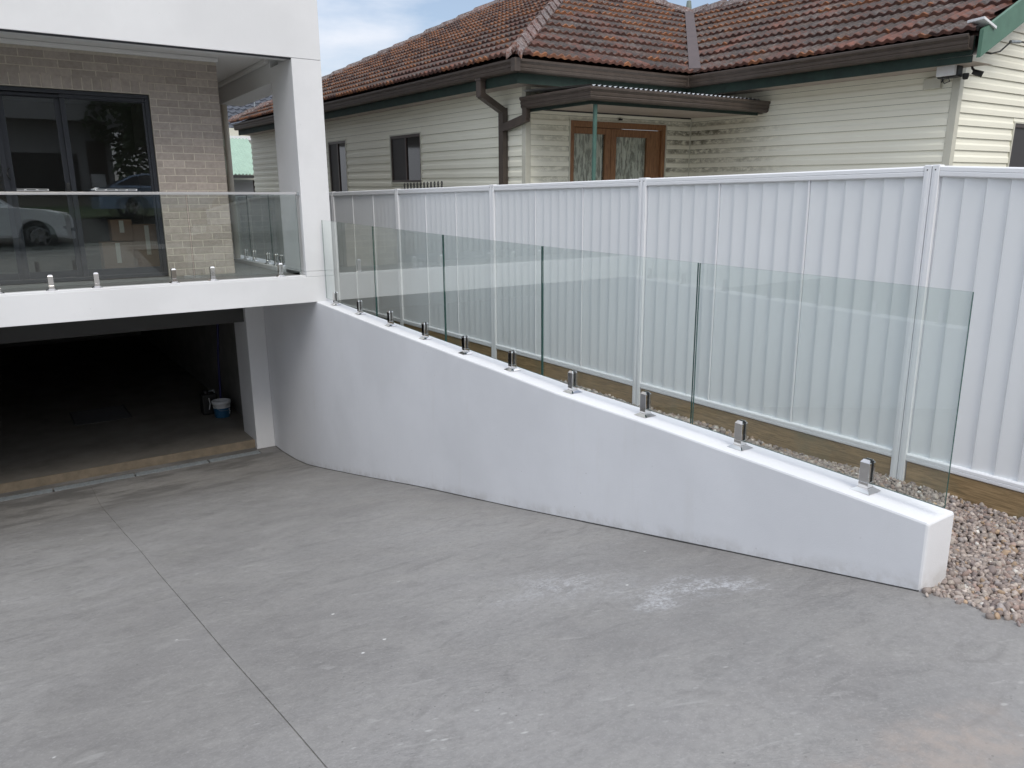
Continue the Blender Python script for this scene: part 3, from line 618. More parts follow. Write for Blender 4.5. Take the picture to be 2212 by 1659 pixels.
for i in range(len(FP)-1):
    y0, y1 = FP[i]+.047, FP[i+1]-.047; rake = i < 2
    if i == 1: zt1, zt0 = ZT, .052
    elif i == 0: zt1, zt0 = .052, -.10
    else: zt0 = zt1 = ZT
    tl = lambda y: zt0+(zt1-zt0)*(y-y0)/(y1-y0)
    w = (y1-y0)/3
    for k in range(3):
        a_ = y0+k*w; me = sheet_mesh(w-.002, tl(a_)-.03+1.8, tl(a_+w)-.03+1.8, ZB+.03+1.8); me.xform(lambda x, y, z: (x, y+a_-5, z)); me.build('infill_sheet', 'fence', F)
        if k: MB().box(-.0165, a_-.006-5, ZB+.05+1.8, .010, a_+.004-5, tl(a_)-.06+1.8).build('seam', 'fencer', F)
    # top and bottom rails with their rolled lips
    def rail(name, f0, f1, h, up):
        pf = [(-.019, 0), (-.024, .006), (-.0245, h*.42), (-.021, h*.48), (-.0245, h*.54), (-.024, h-.008), (-.018, h), (.018, h), (.024, h-.008), (.024, 0)]
        r0 = [(x, y0-5, f0+z_+1.8) for x, z_ in pf]; r1 = [(x, y1-5, f1+z_+1.8) for x, z_ in pf]; MB().loft([r0, r1]).build(name, 'fencer', F)
    rail('top_rail', zt0-.062, zt1-.062, .062, 1); rail('bottom_rail', ZB, ZB, .052, 0)
    # sleeper under the bay
    fbox('sleeper', 'sleeper', 4.685, FP[i]+.052, ZB-.205, 4.735, FP[i+1]-.052, ZB-.006, bev=.004)
for i, y in enumerate(FP):
    zt = {0: -.10, 1: .052}.get(i, ZT)
    b = MB()
    for s in (-1, 1):
        a_, c_ = (y-.0455, y-.002) if s < 0 else (y+.002, y+.0455)
        b.box(-.028, a_-5, -.10, .028, c_-5, zt+.006+1.8, bev=.004); b.box(-.0305, (a_+.016)-5, -.1, -.0283, (c_-.016)-5, zt-.02+1.8)
    b.build('post', 'fencer', F)
    for s in (-1, 1):
        MB().lathe([(.0001, -.004), (.004, -.004), (.0048, 0)], (0,0,0), 8).xform(lambda a, b_, c_: (-.029+c_*.8, y+s*.012+(s*.012)+b_-5, zt-.022+1.8+a)).build('screw', 'dark', F)
# row of dark hooked spikes standing behind the fence
sp_ = empty('spike_strip', (4.86, 9.2, .15), 'row of small dark forked metal hooks along the fence top, below the left window', 'spikes')
MB().box(-.006, -.56, -.012, .006, .60, .004).build('rail', 'dark', sp_)
b = MB(); 
for i in range(12):
    y = -.52+i*.095; q = MB()
    q.tube([(0, y+.02, 0), (0, y-.004, .05), (0, y-.018, .105), (0, y-.006, .125)], .006, 6); q.tube([(0, y-.022, 0), (0, y+.002, .05), (0, y+.016, .10), (0, y+.004, .122)], .006, 6)
    q.box(-.007, y-.014, .045, .007, y+.014, .062); q.build('hook', 'dark', sp_)
# ------------------------------------------------------------------ weatherboard neighbour house
NH = empty('weatherboard_house', (5.6, 7.885, 0), 'cream weatherboard house with old terracotta tiled roof behind the steel fence', 'house', rot=(.023, -.010, 0))
X2 = 2.854; YG = -3.63; YB = 11.36; E = .123; Z0 = .316
def board_ring(org, d, nrm, a, t_):
    pf = [(.002, .003), (.024, -.0025), (.023, .050), (.0125, .070), (.0095, .119), (0, .119), (0, 0)]
    o = Vector(org); d = Vector(d); nr = Vector(nrm); return [tuple(o+d*t_+nr*p+Vector((0,0,a+q))) for p, q in pf]
def board(parent, org, d, nrm, z, t0, t1, col=None):
    MB().loft([board_ring(org, d, nrm, z, t0), board_ring(org, d, nrm, z, t1)]).build('weatherboard', 'board', parent)
def wall(org, d, nrm, t0, t1, holes=(), zmax=1.42, tmin=None, name='wall'):
    w = empty(name, (0,0,0), parent=NH); low = MB()
    for k in range(-18, 30):
        z = Z0+E*k
        if z > zmax: break
        a0 = t0 if tmin is None else max(t0, tmin(z+E))
        segs = [(a0, t1)]
        for h0, h1, hz0, hz1 in holes:
            if z+E > hz0 and z < hz1:
                ns = []
                for a, c in segs:
                    if h0 > a: ns.append((a, min(c, h0)))
                    if h1 < c: ns.append((max(a, h1), c))
                segs = [s for s in ns if s[1]-s[0] > .01]
                for za, zb in ((z, hz0), (hz1, z+E-.005)):      # the cut board above or below an opening
                    if zb-za > .008 and za >= z and zb <= z+E:
                        oo, dv, nn = Vector(org), Vector(d), Vector(nrm)
                        rg = lambda t_: [tuple(oo+dv*t_+nn*p+Vector((0,0,q))) for p, q in ((0, za), (.02, za), (.014, zb), (0, zb))]
                        MB().loft([rg(h0), rg(h1)]).build('weatherboard', 'board', w)
        for a, c in segs:
            if k < -4: low.loft([board_ring(org, d, nrm, z, a), board_ring(org, d, nrm, z, c)])
            else: board(w, org, d, nrm, z, a, c)
    lo = low.build('lower_cladding', 'board', w); lo['kind'] = 'stuff'
    return w
WIN = (2.695, 3.715, .256, .962); WIN2 = (5.56, 6.377, -.1, .985)
wall((0,0,0), (0,1,0), (-1,0,0), .055, YB, holes=[(WIN[0]-.023, WIN[1]+.023, WIN[2]-.031, WIN[3]+.019), (WIN2[0]-.023, WIN2[1]+.023, WIN2[2]-.031, WIN2[3]+.019)])
wall((0,0,0), (1,0,0), (0,-1,0), .055, X2-.02, holes=[(.649, 2.367, -1.7, 1.0125)])
wall((X2,0,0), (0,-1,0), (-1,0,0), .02, -YG-.055)
wall((0,YG,0), (1,0,0), (0,-1,0), X2+.055, 8.0, holes=[(4.137, 5.203, -.18, .888)], zmax=3.0, tmin=lambda z: 2.42+.06+(z-1.42)/.5 if z > 1.3 else 0)
b = MB(); b.box(.001, .001, -1.85, .06, YB, 1.42); b.box(.061, .001, -1.85, .66, .06, 1.42); b.box(2.35, .001, -1.85, X2, .06, 1.42); b.box(.661, .001, 1.0, 2.349, .06, 1.42); b.box(X2+.001, YG+.001, -1.85, X2+.06, 0, 1.42); b.box(X2+.061, YG+.001, -1.85, 8.0, YG+.06, 1.42); b.box(.061, YB-.06, -1.85, 8, YB, 1.42); b.box(7.94, YG+.061, -1.85, 8, YB-.061, 1.42); b.build('wall_core', 'dark', NH)  # core coloured dark to deepen the shade lines in the board gaps
box('hall_wall', 'dark', NH, .3, 1.5, -1.8, 2.8, 1.55, 1.3)
def trim(name, *a, m='cream'): return MB().box(*a, bev=.002).build(name, m, NH)
trim('corner_board', -.026, -.026, -1.85, .052, .052, 1.40); trim('corner_board', X2-.026, YG-.026, -1.85, X2+.052, YG+.052, 1.40)
trim('inner_corner_bead', X2-.03, -.035, -1.85, X2-.012, -.012, 1.10)
# windows
def window(par, y0, y1, z0, z1, face='x', org=(0,0,0)):
    """in the x = const plane facing -x (or y = const plane facing -y)"""
    w = empty('window', org, parent=par)
    if face == 'y': w.rotation_euler = (0, 0, R(-90)); 
    t = .03; b = MB()
    for a in ((-.03,y0-.022,z0-.03,.02,y0,z1+.018),(-.03,y1,z0-.03,.02,y1+.022,z1+.018),(-.03,y0+.0005,z1,.02,y1-.0005,z1+.018),(-.038,y0+.0005,z0-.03,.02,y1-.0005,z0)): b.box(*a)
    b.build('surround', 'cream', w)
    b = MB(); ym = (y0+y1)/2
    for a in ((-.022,y0,z0,.02,y0+t,z1),(-.022,y1-t,z0,.02,y1,z1),(-.022,y0+t,z1-t*1.4,.02,y1-t,z1),(-.022,y0+t,z0,.02,y1-t,z0+t),(-.018,ym-.02,z0+t,.018,ym+.02,z1-t*1.4)): b.box(*a)
    b.build('frame', 'winf', w)
    MB().box(.0, y0+t, z0+t, .006, ym-.0205, z1-t*1.4).build('pane', 'glasswin', w); MB().box(-.008, ym+.0205, z0+t, -.002, y1-t, z1-t*1.4).build('fly_screen', 'screen', w)
    return w
window(NH, *WIN[:2], *WIN[2:]); window(NH, *WIN2[:2], *WIN2[2:])
window(NH, -5.2, -4.16, -.15, .869, 'y', (0, YG, 0)) if False else None
wg = window(NH, 0, 1.02, -.15, .869); wg.rotation_euler = (0, 0, R(90)); wg.location = (5.18, YG, 0)
# double timber door under the porch roof
dd = empty('double_door', (0, 0, 0), parent=NH)
b = MB()
for a in ((.65,-.03,-1.7,.668,.02,1.005),(2.348,-.03,-1.7,2.366,.02,1.005),(.65,-.032,.9995,2.366,.02,1.012)): b.box(*a)
b.build('surround', 'cream', dd)
b = MB()
for a in ((.669,-.02,-1.7,.735,.05,.998),(2.28,-.02,-1.7,2.347,.05,.998),(.7355,-.02,.925,2.2795,.05,.998)): b.box(*a, bev=.003)
b.build('frame', 'timber', dd)
for x0, x1, g0, g1 in ((.74, 1.375, .785-.035, 1.28), (1.38, 2.275, 1.475, 2.03)):
    b = MB(); z1 = .92; zt = .845 if x0 < 1 else .822
    for a in ((x0,.01,-1.7,g0,.05,z1),(g1,.01,-1.7,x1,.05,z1),(g0+.0003,.01,zt,g1-.0003,.05,z1),(g0+.0003,.01,-1.7,g1-.0003,.05,-1.2)): b.box(*a, bev=.003)
    lf = b.build('door_leaf', 'timber', dd)
    pane(lf, [(g0,.03,-1.2),(g1,.03,-1.2),(g1,.03,zt),(g0,.03,zt)], .004, (0,1,0), 'glass', ('glassn', 'edge'))
    c_ = MB(); npt = 70; W_ = g1-g0; top = []; bot = []
    for i in range(npt+1):
        u = i/npt; yy = .072+.024*math.sin(u*W_*85+1.3*math.sin(u*9))+.006*math.sin(u*W_*190); top.append((g0-.02+u*(W_+.04), yy, zt+.02)); bot.append((g0-.02+u*(W_+.04), yy+.01*math.sin(u*31), -1.25))
    c_.add(bot+top, [(i, i+1, npt+2+i, npt+1+i) for i in range(npt)], smooth=True); c_.build('curtain', 'curtain', lf)
box('door_chime', 'blackp', NH, 1.47, -.05, 1.025, 1.52, -.022, 1.05, bev=.004)
# eaves: soffit, fascia, gutter
def prism_run(name, m, pf, p0, p1, outw, m0=0, m1=0, parent=NH):
    """sweep profile (outward, z) from p0 to p1; m0/m1 mitre: shift along the run per unit outward"""
    p0, p1, o = Vector(p0), Vector(p1), Vector(outw); d = (p1-p0).normalized()
    r0 = [tuple(p0+o*a+Vector((0,0,z))+d*(m0*a)) for a, z in pf]; r1 = [tuple(p1+o*a+Vector((0,0,z))+d*(m1*a)) for a, z in pf]
    return MB().loft([r0, r1]).build(name, m, parent)
GP = [(0, -.135), (.070, -.135), (.090, -.122), (.097, -.100), (.091, -.092), (.099, -.082), (.103, -.060), (.096, -.052), (.104, -.040), (.118, -.026), (.119, -.004), (.114, 0), (.106, -.001), (.104, -.012), (.098, -.014), (.086, -.030), (.08, -.12), (.008, -.126), (.008, -.01), (0, -.01)]
FO = .335; ZE = 1.585
EV = [((-FO, 11.19), (-FO, -FO+.03), (-1, 0), 1, 1), ((-FO, -FO+.03), (X2-FO-.095, -FO+.03), (0, -1), -1, -1), ((X2-FO-.095, -FO+.03), (X2-FO-.095, -3.93), (-1, 0), 1, 0)]
for (a, c, o, m0, m1) in EV:
    if o == (-1, 0) and a[1] > 5: m0 = -1
    if o == (-1, 0) and a[1] < 1: m0 = 1; m0 = -m0*-1
    prism_run('gutter', 'gutter', GP, (*a, ZE), (*c, ZE), (*o, 0), m0 if not (a[1] > 5) else 0, m1)
    prism_run('fascia', 'green', [(-.025, -.245), (0, -.245), (0, -.012), (-.025, -.012)], (*a, ZE), (*c, ZE), (*o, 0), m0 if not (a[1] > 5) else 0, m1)
for cx, cy in ((-FO-.062, -FO+.03-.062), (X2-FO-.095-.06, -FO+.03-.06)):
    MB().box(cx-.066, cy-.066, ZE-.138, cx+.012, cy+.012, ZE+.004, bev=.003).build('gutter_joint', 'gutter', NH)
b = MB(); zs = 1.352
b.quad((-FO,-FO+.03,zs),(0,0,zs),(0,YB,zs),(-FO,YB-.15,zs)); b.quad((-FO,-FO+.03,zs),(X2-FO-.09,-FO+.03,zs),(X2,0,zs),(0,0,zs)); b.quad((X2-FO-.09,-FO+.03,zs),(X2-FO-.09,-3.93,zs),(X2,-3.93,zs),(X2,0,zs))
b.build('eave_soffit', 'soffit', NH)
# main downpipe with its offset under the gutter, and the porch gutter's elbow
b = MB()
def rect_pipe(b, pts, wx, wy):
    for p, q in zip(pts[:-1], pts[1:]):
        p, q = Vector(p), Vector(q); d = (q-p).normalized(); s = Vector((0,1,0)); u = s.cross(d).normalized()
        r = lambda c: [tuple(c+s*sy*wy/2+u*su*wx/2) for sy, su in ((-1,-1),(1,-1),(1,1),(-1,1))]
        b.loft([r(p-d*.006), r(q+d*.006)])
yp = .405
rect_pipe(b, [(-.385, yp, 1.47), (-.385, yp, 1.255)], .072, .10); rect_pipe(b, [(-.385, yp, 1.27), (-.065, yp, 1.10)], .072, .098); rect_pipe(b, [(-.065, yp, 1.13), (-.065, yp, -1.8)], .072, .10)
b.box(-.43, yp-.06, 1.435, -.34, yp+.06, 1.452)
b.build('downpipe', 'gutter', NH)
# porch roof
PR = empty('porch_roof', (0, 0, 0), parent=NH)
YP, XP = -1.24, -.02; ZP = 1.222
GPs = [(a*.92, z*.98) for a, z in GP]
prism_run('gutter', 'gutter', GPs, (XP, -.04, ZP), (XP, YP, ZP), (-1,0,0), 0, 1, PR)
prism_run('gutter', 'gutter', GPs, (XP, YP, ZP), (X2-.03, YP, ZP), (0,-1,0), -1, 0, PR)
prism_run('fascia', 'green', [(-.022, -.165), (0, -.165), (0, -.01), (-.022, -.01)], (XP, -.04, ZP), (XP, YP, ZP), (-1,0,0), 0, 1, PR)
prism_run('fascia', 'green', [(-.022, -.165), (0, -.165), (0, -.01), (-.022, -.01)], (XP, YP, ZP), (X2-.12, YP, ZP), (0,-1,0), -1, 0, PR)
MB().quad((XP,YP,1.075),(X2-.02,YP,1.075),(X2-.02,-.02,1.108),(XP,-.02,1.108)).build('porch_ceiling', 'soffit', PR)
MB().box(XP-.02, -.012, 1.090, X2-.03, -.024, 1.108).build('ceiling_bead', 'dark', PR)
b = MB(); n_ = 150; x0, x1 = XP-.06, X2-.16; top = []; bot = []
for i in range(n_*2+1):
    x = x0+(x1-x0)*i/(n_*2); dz = .0085*math.cos(2*math.pi*(x-x0)/.076); bot.append((x, YP-.055, ZP+.018+dz)); top.append((x, -.03, ZP+.075+dz))
k = len(top); b.add(bot+top, [(i, i+1, k+i+1, k+i) for i in range(k-1)], smooth=True); b.add([(p[0], p[1], p[2]-.0015) for p in bot+top], [(i, i+1, k+i+1, k+i) for i in range(k-1)], smooth=True)
b.build('corrugated_sheet', 'zinc', PR)
MB().tube([(-.0+.06, YP+.03, 1.06), (.06, YP+.03, -1.85)], .024, 12).build('post', 'greenp', PR)
b = MB(); rect_pipe(b, [(XP-.05, -.10, 1.10), (XP-.05, -.10, .99)], .06, .085)
p, q = Vector((XP-.05, -.10, .985)), Vector((-.075, .40, .895)); d = (q-p).normalized(); u = Vector((1,0,0)); s = d.cross(u)
r = lambda c: [tuple(c+s*i*.045+u*j*.032) for i, j in ((-1,-1),(1,-1),(1,1),(-1,1))]
b.loft([r(p-d*.03), r(q)]); b.build('elbow', 'gutter', PR)
# ------------------------------------------------------------------ tiled roof
RF = empty('roof', (0, 0, 0), parent=NH)
T = .50; cth = 1/math.sqrt(1+T*T); sth = T*cth; TW, TE = .2286, .345; ZR = 1.605
def tile_mb():
    b = MB(); us = np.linspace(0, TW, 15)
    def h(u):
        c = (u/TW*2) % 1
        return .006+.026*max(0, math.cos((c-.5)*2*math.pi*.62))**1.3
    rows = [(-.012, .040, 1), (.0, .046, 1), (.40, -.006, 1)]
    top = [[(float(u), v, n0+h(float(u))) for u in us] for v, n0, _ in rows]
    for i in range(2): b.add(top[i]+top[i+1], [(j, j+1, len(us)+j+1, len(us)+j) for j in range(len(us)-1)], smooth=False)
    fr = [(float(u), -.012, .014+h(float(u))*.55) for u in us]
    b.add(fr+top[0], [(j, j+1, len(us)+j+1, len(us)+j) for j in range(len(us)-1)])
    # side edge of the roll
    b.quad(top[0][0], top[2][0], (0, .40, -.02), (0, -.012, .015)); b.quad(top[0][-1], top[2][-1], (TW, .40, -.02), (TW, -.012, .015))
    return b
TM = tile_mb(); TMe = TM.mesh('tile', 'tile'); cam_local = None
NHm = Matrix.LocRotScale(NH.location, NH.rotation_euler, None)
tiles = []
def slope(P0, U, Vp, u1, lines, pmax):
    """P0 eave origin, U eave direction, Vp plan direction up the slope, lines: keep where a*u+b*p+c >= 0"""
    U = Vector(U); Vv = Vector((Vp[0]*cth, Vp[1]*cth, sth)); N = U.cross(Vv); Mx = Matrix((U, Vv, N)).transposed().to_4x4()
    nr = int(pmax/cth/TE)+1; nc = int(u1/TW)+1
    for r_ in range(nr):
        for c_ in range(nc):
            u = c_*TW; v = r_*TE
            cor = [(u, v*cth), (u+TW, v*cth), (u, (v+TE)*cth), (u+TW, (v+TE)*cth)]
            if any(all(a*p[0]+b_*p[1]+k <= 0 for p in cor) for a, b_, k in lines): continue
            clip = [l for l in lines if any(l[0]*p[0]+l[1]*p[1]+l[2] < .0 for p in cor)]
            j = random.uniform
            dv_ = j(-.006, .006)
            Mt = Mx.copy(); Mt.translation = Vector(P0)+U*u+Vv*v+N*(.003*j(-1, 1))+Vv*dv_
            Mt = Mt @ Matrix.Rotation(j(-.006, .006), 4, 'Z') @ Matrix.Rotation(j(-.008, .008), 4, 'X')
            wp = NHm @ (Mt @ Vector((TW/2, TE/2, 0))); tiles.append(((cam.matrix_world.inverted() @ wp), Mt, clip, u, v))
slope((-.45, 11.3, ZR), (0,-1,0), (1,0), 11.72, [(-1,-1,11.72), (1,-1,0), (0,-1,4.43)], 4.43)
slope((-.45, -.42, ZR), (1,0,0), (0,1), 8.87, [(1,-1,0), (-1,1,2.87), (-1,-1,8.87), (0,-1,4.43)], 4.43)
slope((2.42, 2.58, ZR), (0,-1,0), (1,0), 6.53, [(1,1,-3.0), (0,-1,3.0), (-1,0,6.53)], 3.0)
def in_view(c): return c.z < 0 and abs(c.x/c.z) < .72 and abs(c.y/c.z) < .56
order = sorted(range(len(tiles)), key=lambda i: (not in_view(tiles[i][0]), tiles[i][0].length)); single = set(order[:296])
far = MB()
for i, (cc, Mt, clip, u, v) in enumerate(tiles):
    if clip:
        bm = bmesh.new(); vs = [bm.verts.new(p) for p in TM.v]
        for f in TM.f:
            try: bm.faces.new([vs[q] for q in f])
            except ValueError: pass
        for a, b_, k in clip:
            # a*(u+x)+b*(v+y)*cth+k >= 0 in tile space
            nrm = Vector((a, b_*cth, 0)); d0 = -(a*u+b_*v*cth+k); co = nrm*(d0/nrm.length_squared)
            bmesh.ops.bisect_plane(bm, geom=bm.verts[:]+bm.edges[:]+bm.faces[:], plane_co=co, plane_no=nrm, clear_inner=True)
        bm.verts.index_update(); V = [p.co[:] for p in bm.verts]; Fc = [[q.index for q in f.verts] for f in bm.faces]; bm.free()
        if not Fc: continue
        t_ = MB().add(V, Fc)
        if i in single: o = link('tile', t_.mesh('tile', 'tile'), RF, Mt)
        else: far.add([tuple(Mt @ Vector(p)) for p in V], Fc)
    elif i in single: link('tile', TMe, RF, Mt)
    else: far.add([tuple(Mt @ Vector(p)) for p in TM.v], TM.f)
o = far.build('far_tiles', 'tile', RF); o['kind'] = 'stuff'
# underlay and the slopes nobody sees from here
b = MB(); zr = lambda p: ZR+T*p-.035
e = [(-.40,-.37),(-.40,11.25),(8.42,11.25),(8.42,-3.95),(2.46,-3.95),(2.46,-.37)]
A1, A2 = (3.98, 4.0, zr(4.43)), (3.98, 6.87, zr(4.43)); K = (5.42, 2.58, zr(3.0)); G = (5.42, -3.95, zr(3.0)); z0_ = ZR-.03
b.quad((*e[0],z0_),(*e[1],z0_),A2,A1); b.quad((*e[0],z0_),A1,K,(*e[5],z0_)); b.quad((*e[5],z0_),K,G,(*e[4],z0_)); b.quad((*e[1],z0_),(*e[2],z0_),A2); b.quad((*e[2],z0_),(*e[3],z0_),G,K,A1,A2)
b.build('roof_sheet', 'tile', RF)
def caps(p0, p1, n_, nl, nr_, w=.15, first=False):
    """angular ridge caps lapped up a hip; nl/nr_ are the two slope directions falling away"""
    p0, p1 = Vector(p0), Vector(p1); d = (p1-p0)/n_; dd_ = d.normalized(); nl, nr_ = Vector(nl).normalized(), Vector(nr_).normalized(); up = Vector((0,0,1))
    for i in range(n_):
        a = p0+d*i; c = a+d*1.16; j = random.uniform(-.008, .008)
        def ring(P, lift, s): return [tuple(P+nl*w*s+up*(lift-.01)), tuple(P+nl*.03+up*(lift+.035+j)), tuple(P+up*(lift+.045+j)), tuple(P+nr_*.03+up*(lift+.035-j)), tuple(P+nr_*w*s+up*(lift-.01)), tuple(P+nr_*w*s+up*(lift-.035)), tuple(P+up*(lift+.01)), tuple(P+nl*w*s+up*(lift-.035))]
        rings = [ring(a, .055, 1.0), ring(c, .022, .93)]
        if first and i == 0:
            g0 = ring(a-dd_*.03, .02, .92); g0 = [tuple(Vector(p)-up*(.03 if q in (5, 6, 7) else .012)) for q, p in enumerate(g0)]; rings = [g0]+rings
        MB().loft(rings).build('ridge_cap', 'cap', RF)
sl = lambda x, y: (x, y, -T)
hipL, hipF = sl(-1, 0), sl(0, -1)
n_h = 17
caps((-.42,-.39,ZR+.065), (3.98, 4.0, ZR+T*4.43+.055), n_h, (-1,.0,-.5), (.0,-1,-.5), first=True)
caps((-.42, 11.27, ZR+.065), (3.98, 6.87, ZR+T*4.43+.055), n_h, (-1,0,-.5), (0,1,-.5))
caps((3.98, 4.0, ZR+T*4.43+.055), (3.98, 6.87, ZR+T*4.43+.055), 7, (-1,0,-.5), (1,0,-.5))
caps((5.42, 2.58, ZR+T*3+.055), (3.98, 4.0, ZR+T*4.43+.055), 5, (0,-1,-.5), (1,0,-.5))
caps((5.42, -3.9, ZR+T*3+.055), (5.42, 2.55, ZR+T*3+.055), 16, (-1,0,-.5), (1,0,-.5))
# valley flashing
b = MB(); a = Vector((2.37,-.47,ZR+.075)); c = Vector((5.40,2.56,ZR+T*3.0+.105)); s = Vector((1,-1,0)).normalized()*.075
b.loft([[tuple(a-s), tuple(a-s*.3+Vector((0,0,-.0))), tuple(a+s*.3), tuple(a+s), tuple(a+s-Vector((0,0,.05))), tuple(a-s-Vector((0,0,.05)))], [tuple(c-s), tuple(c-s*.3), tuple(c+s*.3), tuple(c+s), tuple(c+s-Vector((0,0,.05))), tuple(c-s-Vector((0,0,.05)))]])
b.build('valley_flashing', mat('valley_iron', (.075, .050, .047), .6, noise=(6, .3)), RF)
# barge board and tile edge of the right-hand gable
b = MB(); bx0, bx1 = 2.40, 5.42
for (x0, x1, up_) in ((bx0, bx1, 1), (8.44, 5.42, -1)):
    z_ = lambda x: ZR+T*(x-2.42 if up_ > 0 else 8.42-x)
    b.loft([[(x0,-4.02,z_(x0)-.225),(x0,-3.985,z_(x0)-.225),(x0,-3.985,z_(x0)+.02),(x0,-4.02,z_(x0)+.02)], [(x1,-4.02,z_(x1)-.225),(x1,-3.985,z_(x1)-.225),(x1,-3.985,z_(x1)+.02),(x1,-4.02,z_(x1)+.02)]])
b.build('barge_board', 'greenb', NH)
MB().quad((2.42,-3.985,1.40),(5.42,-3.985,2.90),(5.42,-3.6,2.90),(2.42,-3.6,1.40)).build('gable_soffit', 'soffit', NH)
# flue beyond the hip
fl = empty('flue', (14.52, 13.75, 3.83), 'small green metal flue with a capped top poking above tiled roof', 'flue')
MB().lathe([(.07, -1.2), (.07, .44)], n=16).build('pipe', 'flue', fl); MB().lathe([(.07, .44), (.13, .50), (.14, .56), (.075, .60), (.07, .62), (.05, .78), (.0, .80)], n=16).build('cowl', 'flue', fl)
# gadgets on the right-hand corner
def world(p): return tuple(NHm @ Vector(p))
sl_ = empty('solar_panel', world((2.50, -3.93, 1.66)), 'small white solar light panel on the gutter end of tiled roof', 'solar panel')
MB().box(-.10, -.10, -.012, .13, .08, .012, bev=.003).xform(lambda x, y, z: (x*.92+y*.3, y-x*.1, z-x*.30+.02)).build('panel', 'paintw', sl_)
MB().box(.02, -.03, -.10, .06, .01, -.005).build('bracket', 'blackp', sl_)
fd = empty('floodlight', world((2.70, -3.66, 1.345)), 'dark security floodlight with pale lens under the right eave corner', 'light')
MB().box(-.13, -.05, -.085, -.085, .13, .01, bev=.006).build('lens', 'paintw', fd)
MB().box(-.084, -.06, -.10, .02, .14, .02, bev=.01).build('body', 'blackp', fd); MB().lathe([(.0,-.13),(.022,-.125),(.03,-.10),(.03,-.07)], (.0,-.10,0), 12).build('sensor', 'blackp', fd)
MB().tube([(-.1,.02,-.09),(-.1,.0,-.14),(-.1,.05,-.155),(-.1,.075,-.12),(-.1,.07,-.08)], .005, 6).build('cable', 'blackp', fd)
scm = empty('security_camera', world((2.82, -3.74, 1.33)), 'small black security camera on the corner board, below the green barge board', 'camera')
MB().tube([(0,0,.06),(0,-.02,0),(0,-.05,-.03)], .012, 8).build('bracket', 'blackp', scm); MB().tube([(-.01,-.03,-.03),(.03,-.11,-.065)], [.026,.03], 12).build('body', 'blackp', scm)
jb = empty('junction_box', world((2.83, -3.385, 1.226)), 'pale plastic junction box screwed to cream boards near the right corner', 'junction box')
MB().box(-.045, -.09, -.055, -.0, .09, .055, bev=.006).build('box', 'cream', jb); MB().tube([(-.03,-.09,.0),(-.04,-.14,.05),(-.04,-.15,.13),(-.03,-.10,.19)], .006, 8).build('cable', 'blackp', jb)
cb = empty('service_cable', world((3.1, -4.0, 1.62)), 'black service cable clamped to the gable below the barge board', 'cable')
MB().tube([(-.06,.3,-.10),(0,.22,-.125),(.10,.18,-.10),(.20,.15,-.02),(.24,.14,.01),(.9,.1,.02)], .008, 6).build('wire', 'blackp', cb); MB().tube([(.20,.14,-.005),(.36,.12,.006)], .016, 8).build('clamp', 'galv', cb)
# ------------------------------------------------------------------ far houses seen past the balcony column
fh = empty('blue_roof_house', (11, 38, -1.9), 'distant house with dark blue tiled roof seen left of the white column', 'house')
MB().box(-5, -3, 0, 7, 6, 4.2).build('wall', 'cream', fh)
def blue_roof():
    # hip roof, front slope faces -y, courses modelled as stepped corrugated strips
    b = MB(); ex0, ex1, ey, ez = -6.2, 7.5, -3.6, 4.35; rise = .62; run = 4.8
    nrow = 15
    for r_ in range(nrow):
        p0, p1 = run*r_/nrow, run*(r_+1.15)/nrow; xa, xb = ex0+p0*.9, ex1-p0*.9; nx = int((xb-xa)/.1); lo, hi = [], []
        for i in range(nx+1):
            x = xa+(xb-xa)*i/nx; h = .035*math.cos(i*math.pi/1.5); lo.append((x, ey+p0, ez+p0*rise+.06+h)); hi.append((x, ey+p1, ez+p1*rise+.0+h))
        lo2 = [(p[0], p[1], p[2]-.06) for p in lo]; k = nx+1
        b.add(lo+hi, [(i, i+1, k+i+1, k+i) for i in range(nx)]); b.add(lo2+lo, [(i, i+1, k+i+1, k+i) for i in range(nx)])
    b.quad((ex0,ey,ez),(ex0+run*.9,ey+run,ez+run*rise),(ex0+run*.9,ey+run+2,ez+run*rise),(ex0,ey+11,ez))
    b.quad((ex1,ey,ez),(ex1-run*.9,ey+run,ez+run*rise),(ex1-run*.9,ey+run+2,ez+run*rise),(ex1,ey+11,ez))
    b.quad((ex0,ey+11,ez),(ex1,ey+11,ez),(ex1-run*.9,ey+run+2,ez+run*rise),(ex0+run*.9,ey+run+2,ez+run*rise)); return b
br = blue_roof().build('roof', 'roofblue', fh); 
ant = MB(); ant.tube([(-.15,-1.6,5.0),(-.15,-1.6,8.0)], .022, 6); ant.tube([(-.75,-1.3,7.92),(.95,-2.0,7.62)], .018, 6)
for i in range(8):
    t_ = i/7; x, y, z = -.75+1.7*t_, -1.3-.7*t_, 7.92-.3*t_; ant.tube([(x-.12,y-.35,z),(x+.12,y+.35,z)], .010, 5)
ant.build('antenna', 'galv', fh)
MB().box(-6.3, -3.75, 4.18, 7.6, -3.6, 4.36).build('gutter', 'galv', fh)
sh = empty('lean_to', (7.2, 26, -1.9), 'lean-to with pale green corrugated roof seen left of the white column', 'shed')
b = MB(); n_ = 56; lo, hi = [], []
for i in range(n_+1):
    x = -1.2+1.58*i/n_; h = .022*math.cos(2*math.pi*x/.11); lo.append((x+.1, -1.2, 2.83+h)); hi.append((x, .45, 4.02+h))
b.add(lo+hi, [(i, i+1, n_+2+i, n_+1+i) for i in range(n_)], smooth=True); b.add([(p[0], p[1], p[2]-.01) for p in lo+hi], [(i, i+1, n_+2+i, n_+1+i) for i in range(n_)]); b.build('corrugated_roof', 'shedg', sh)
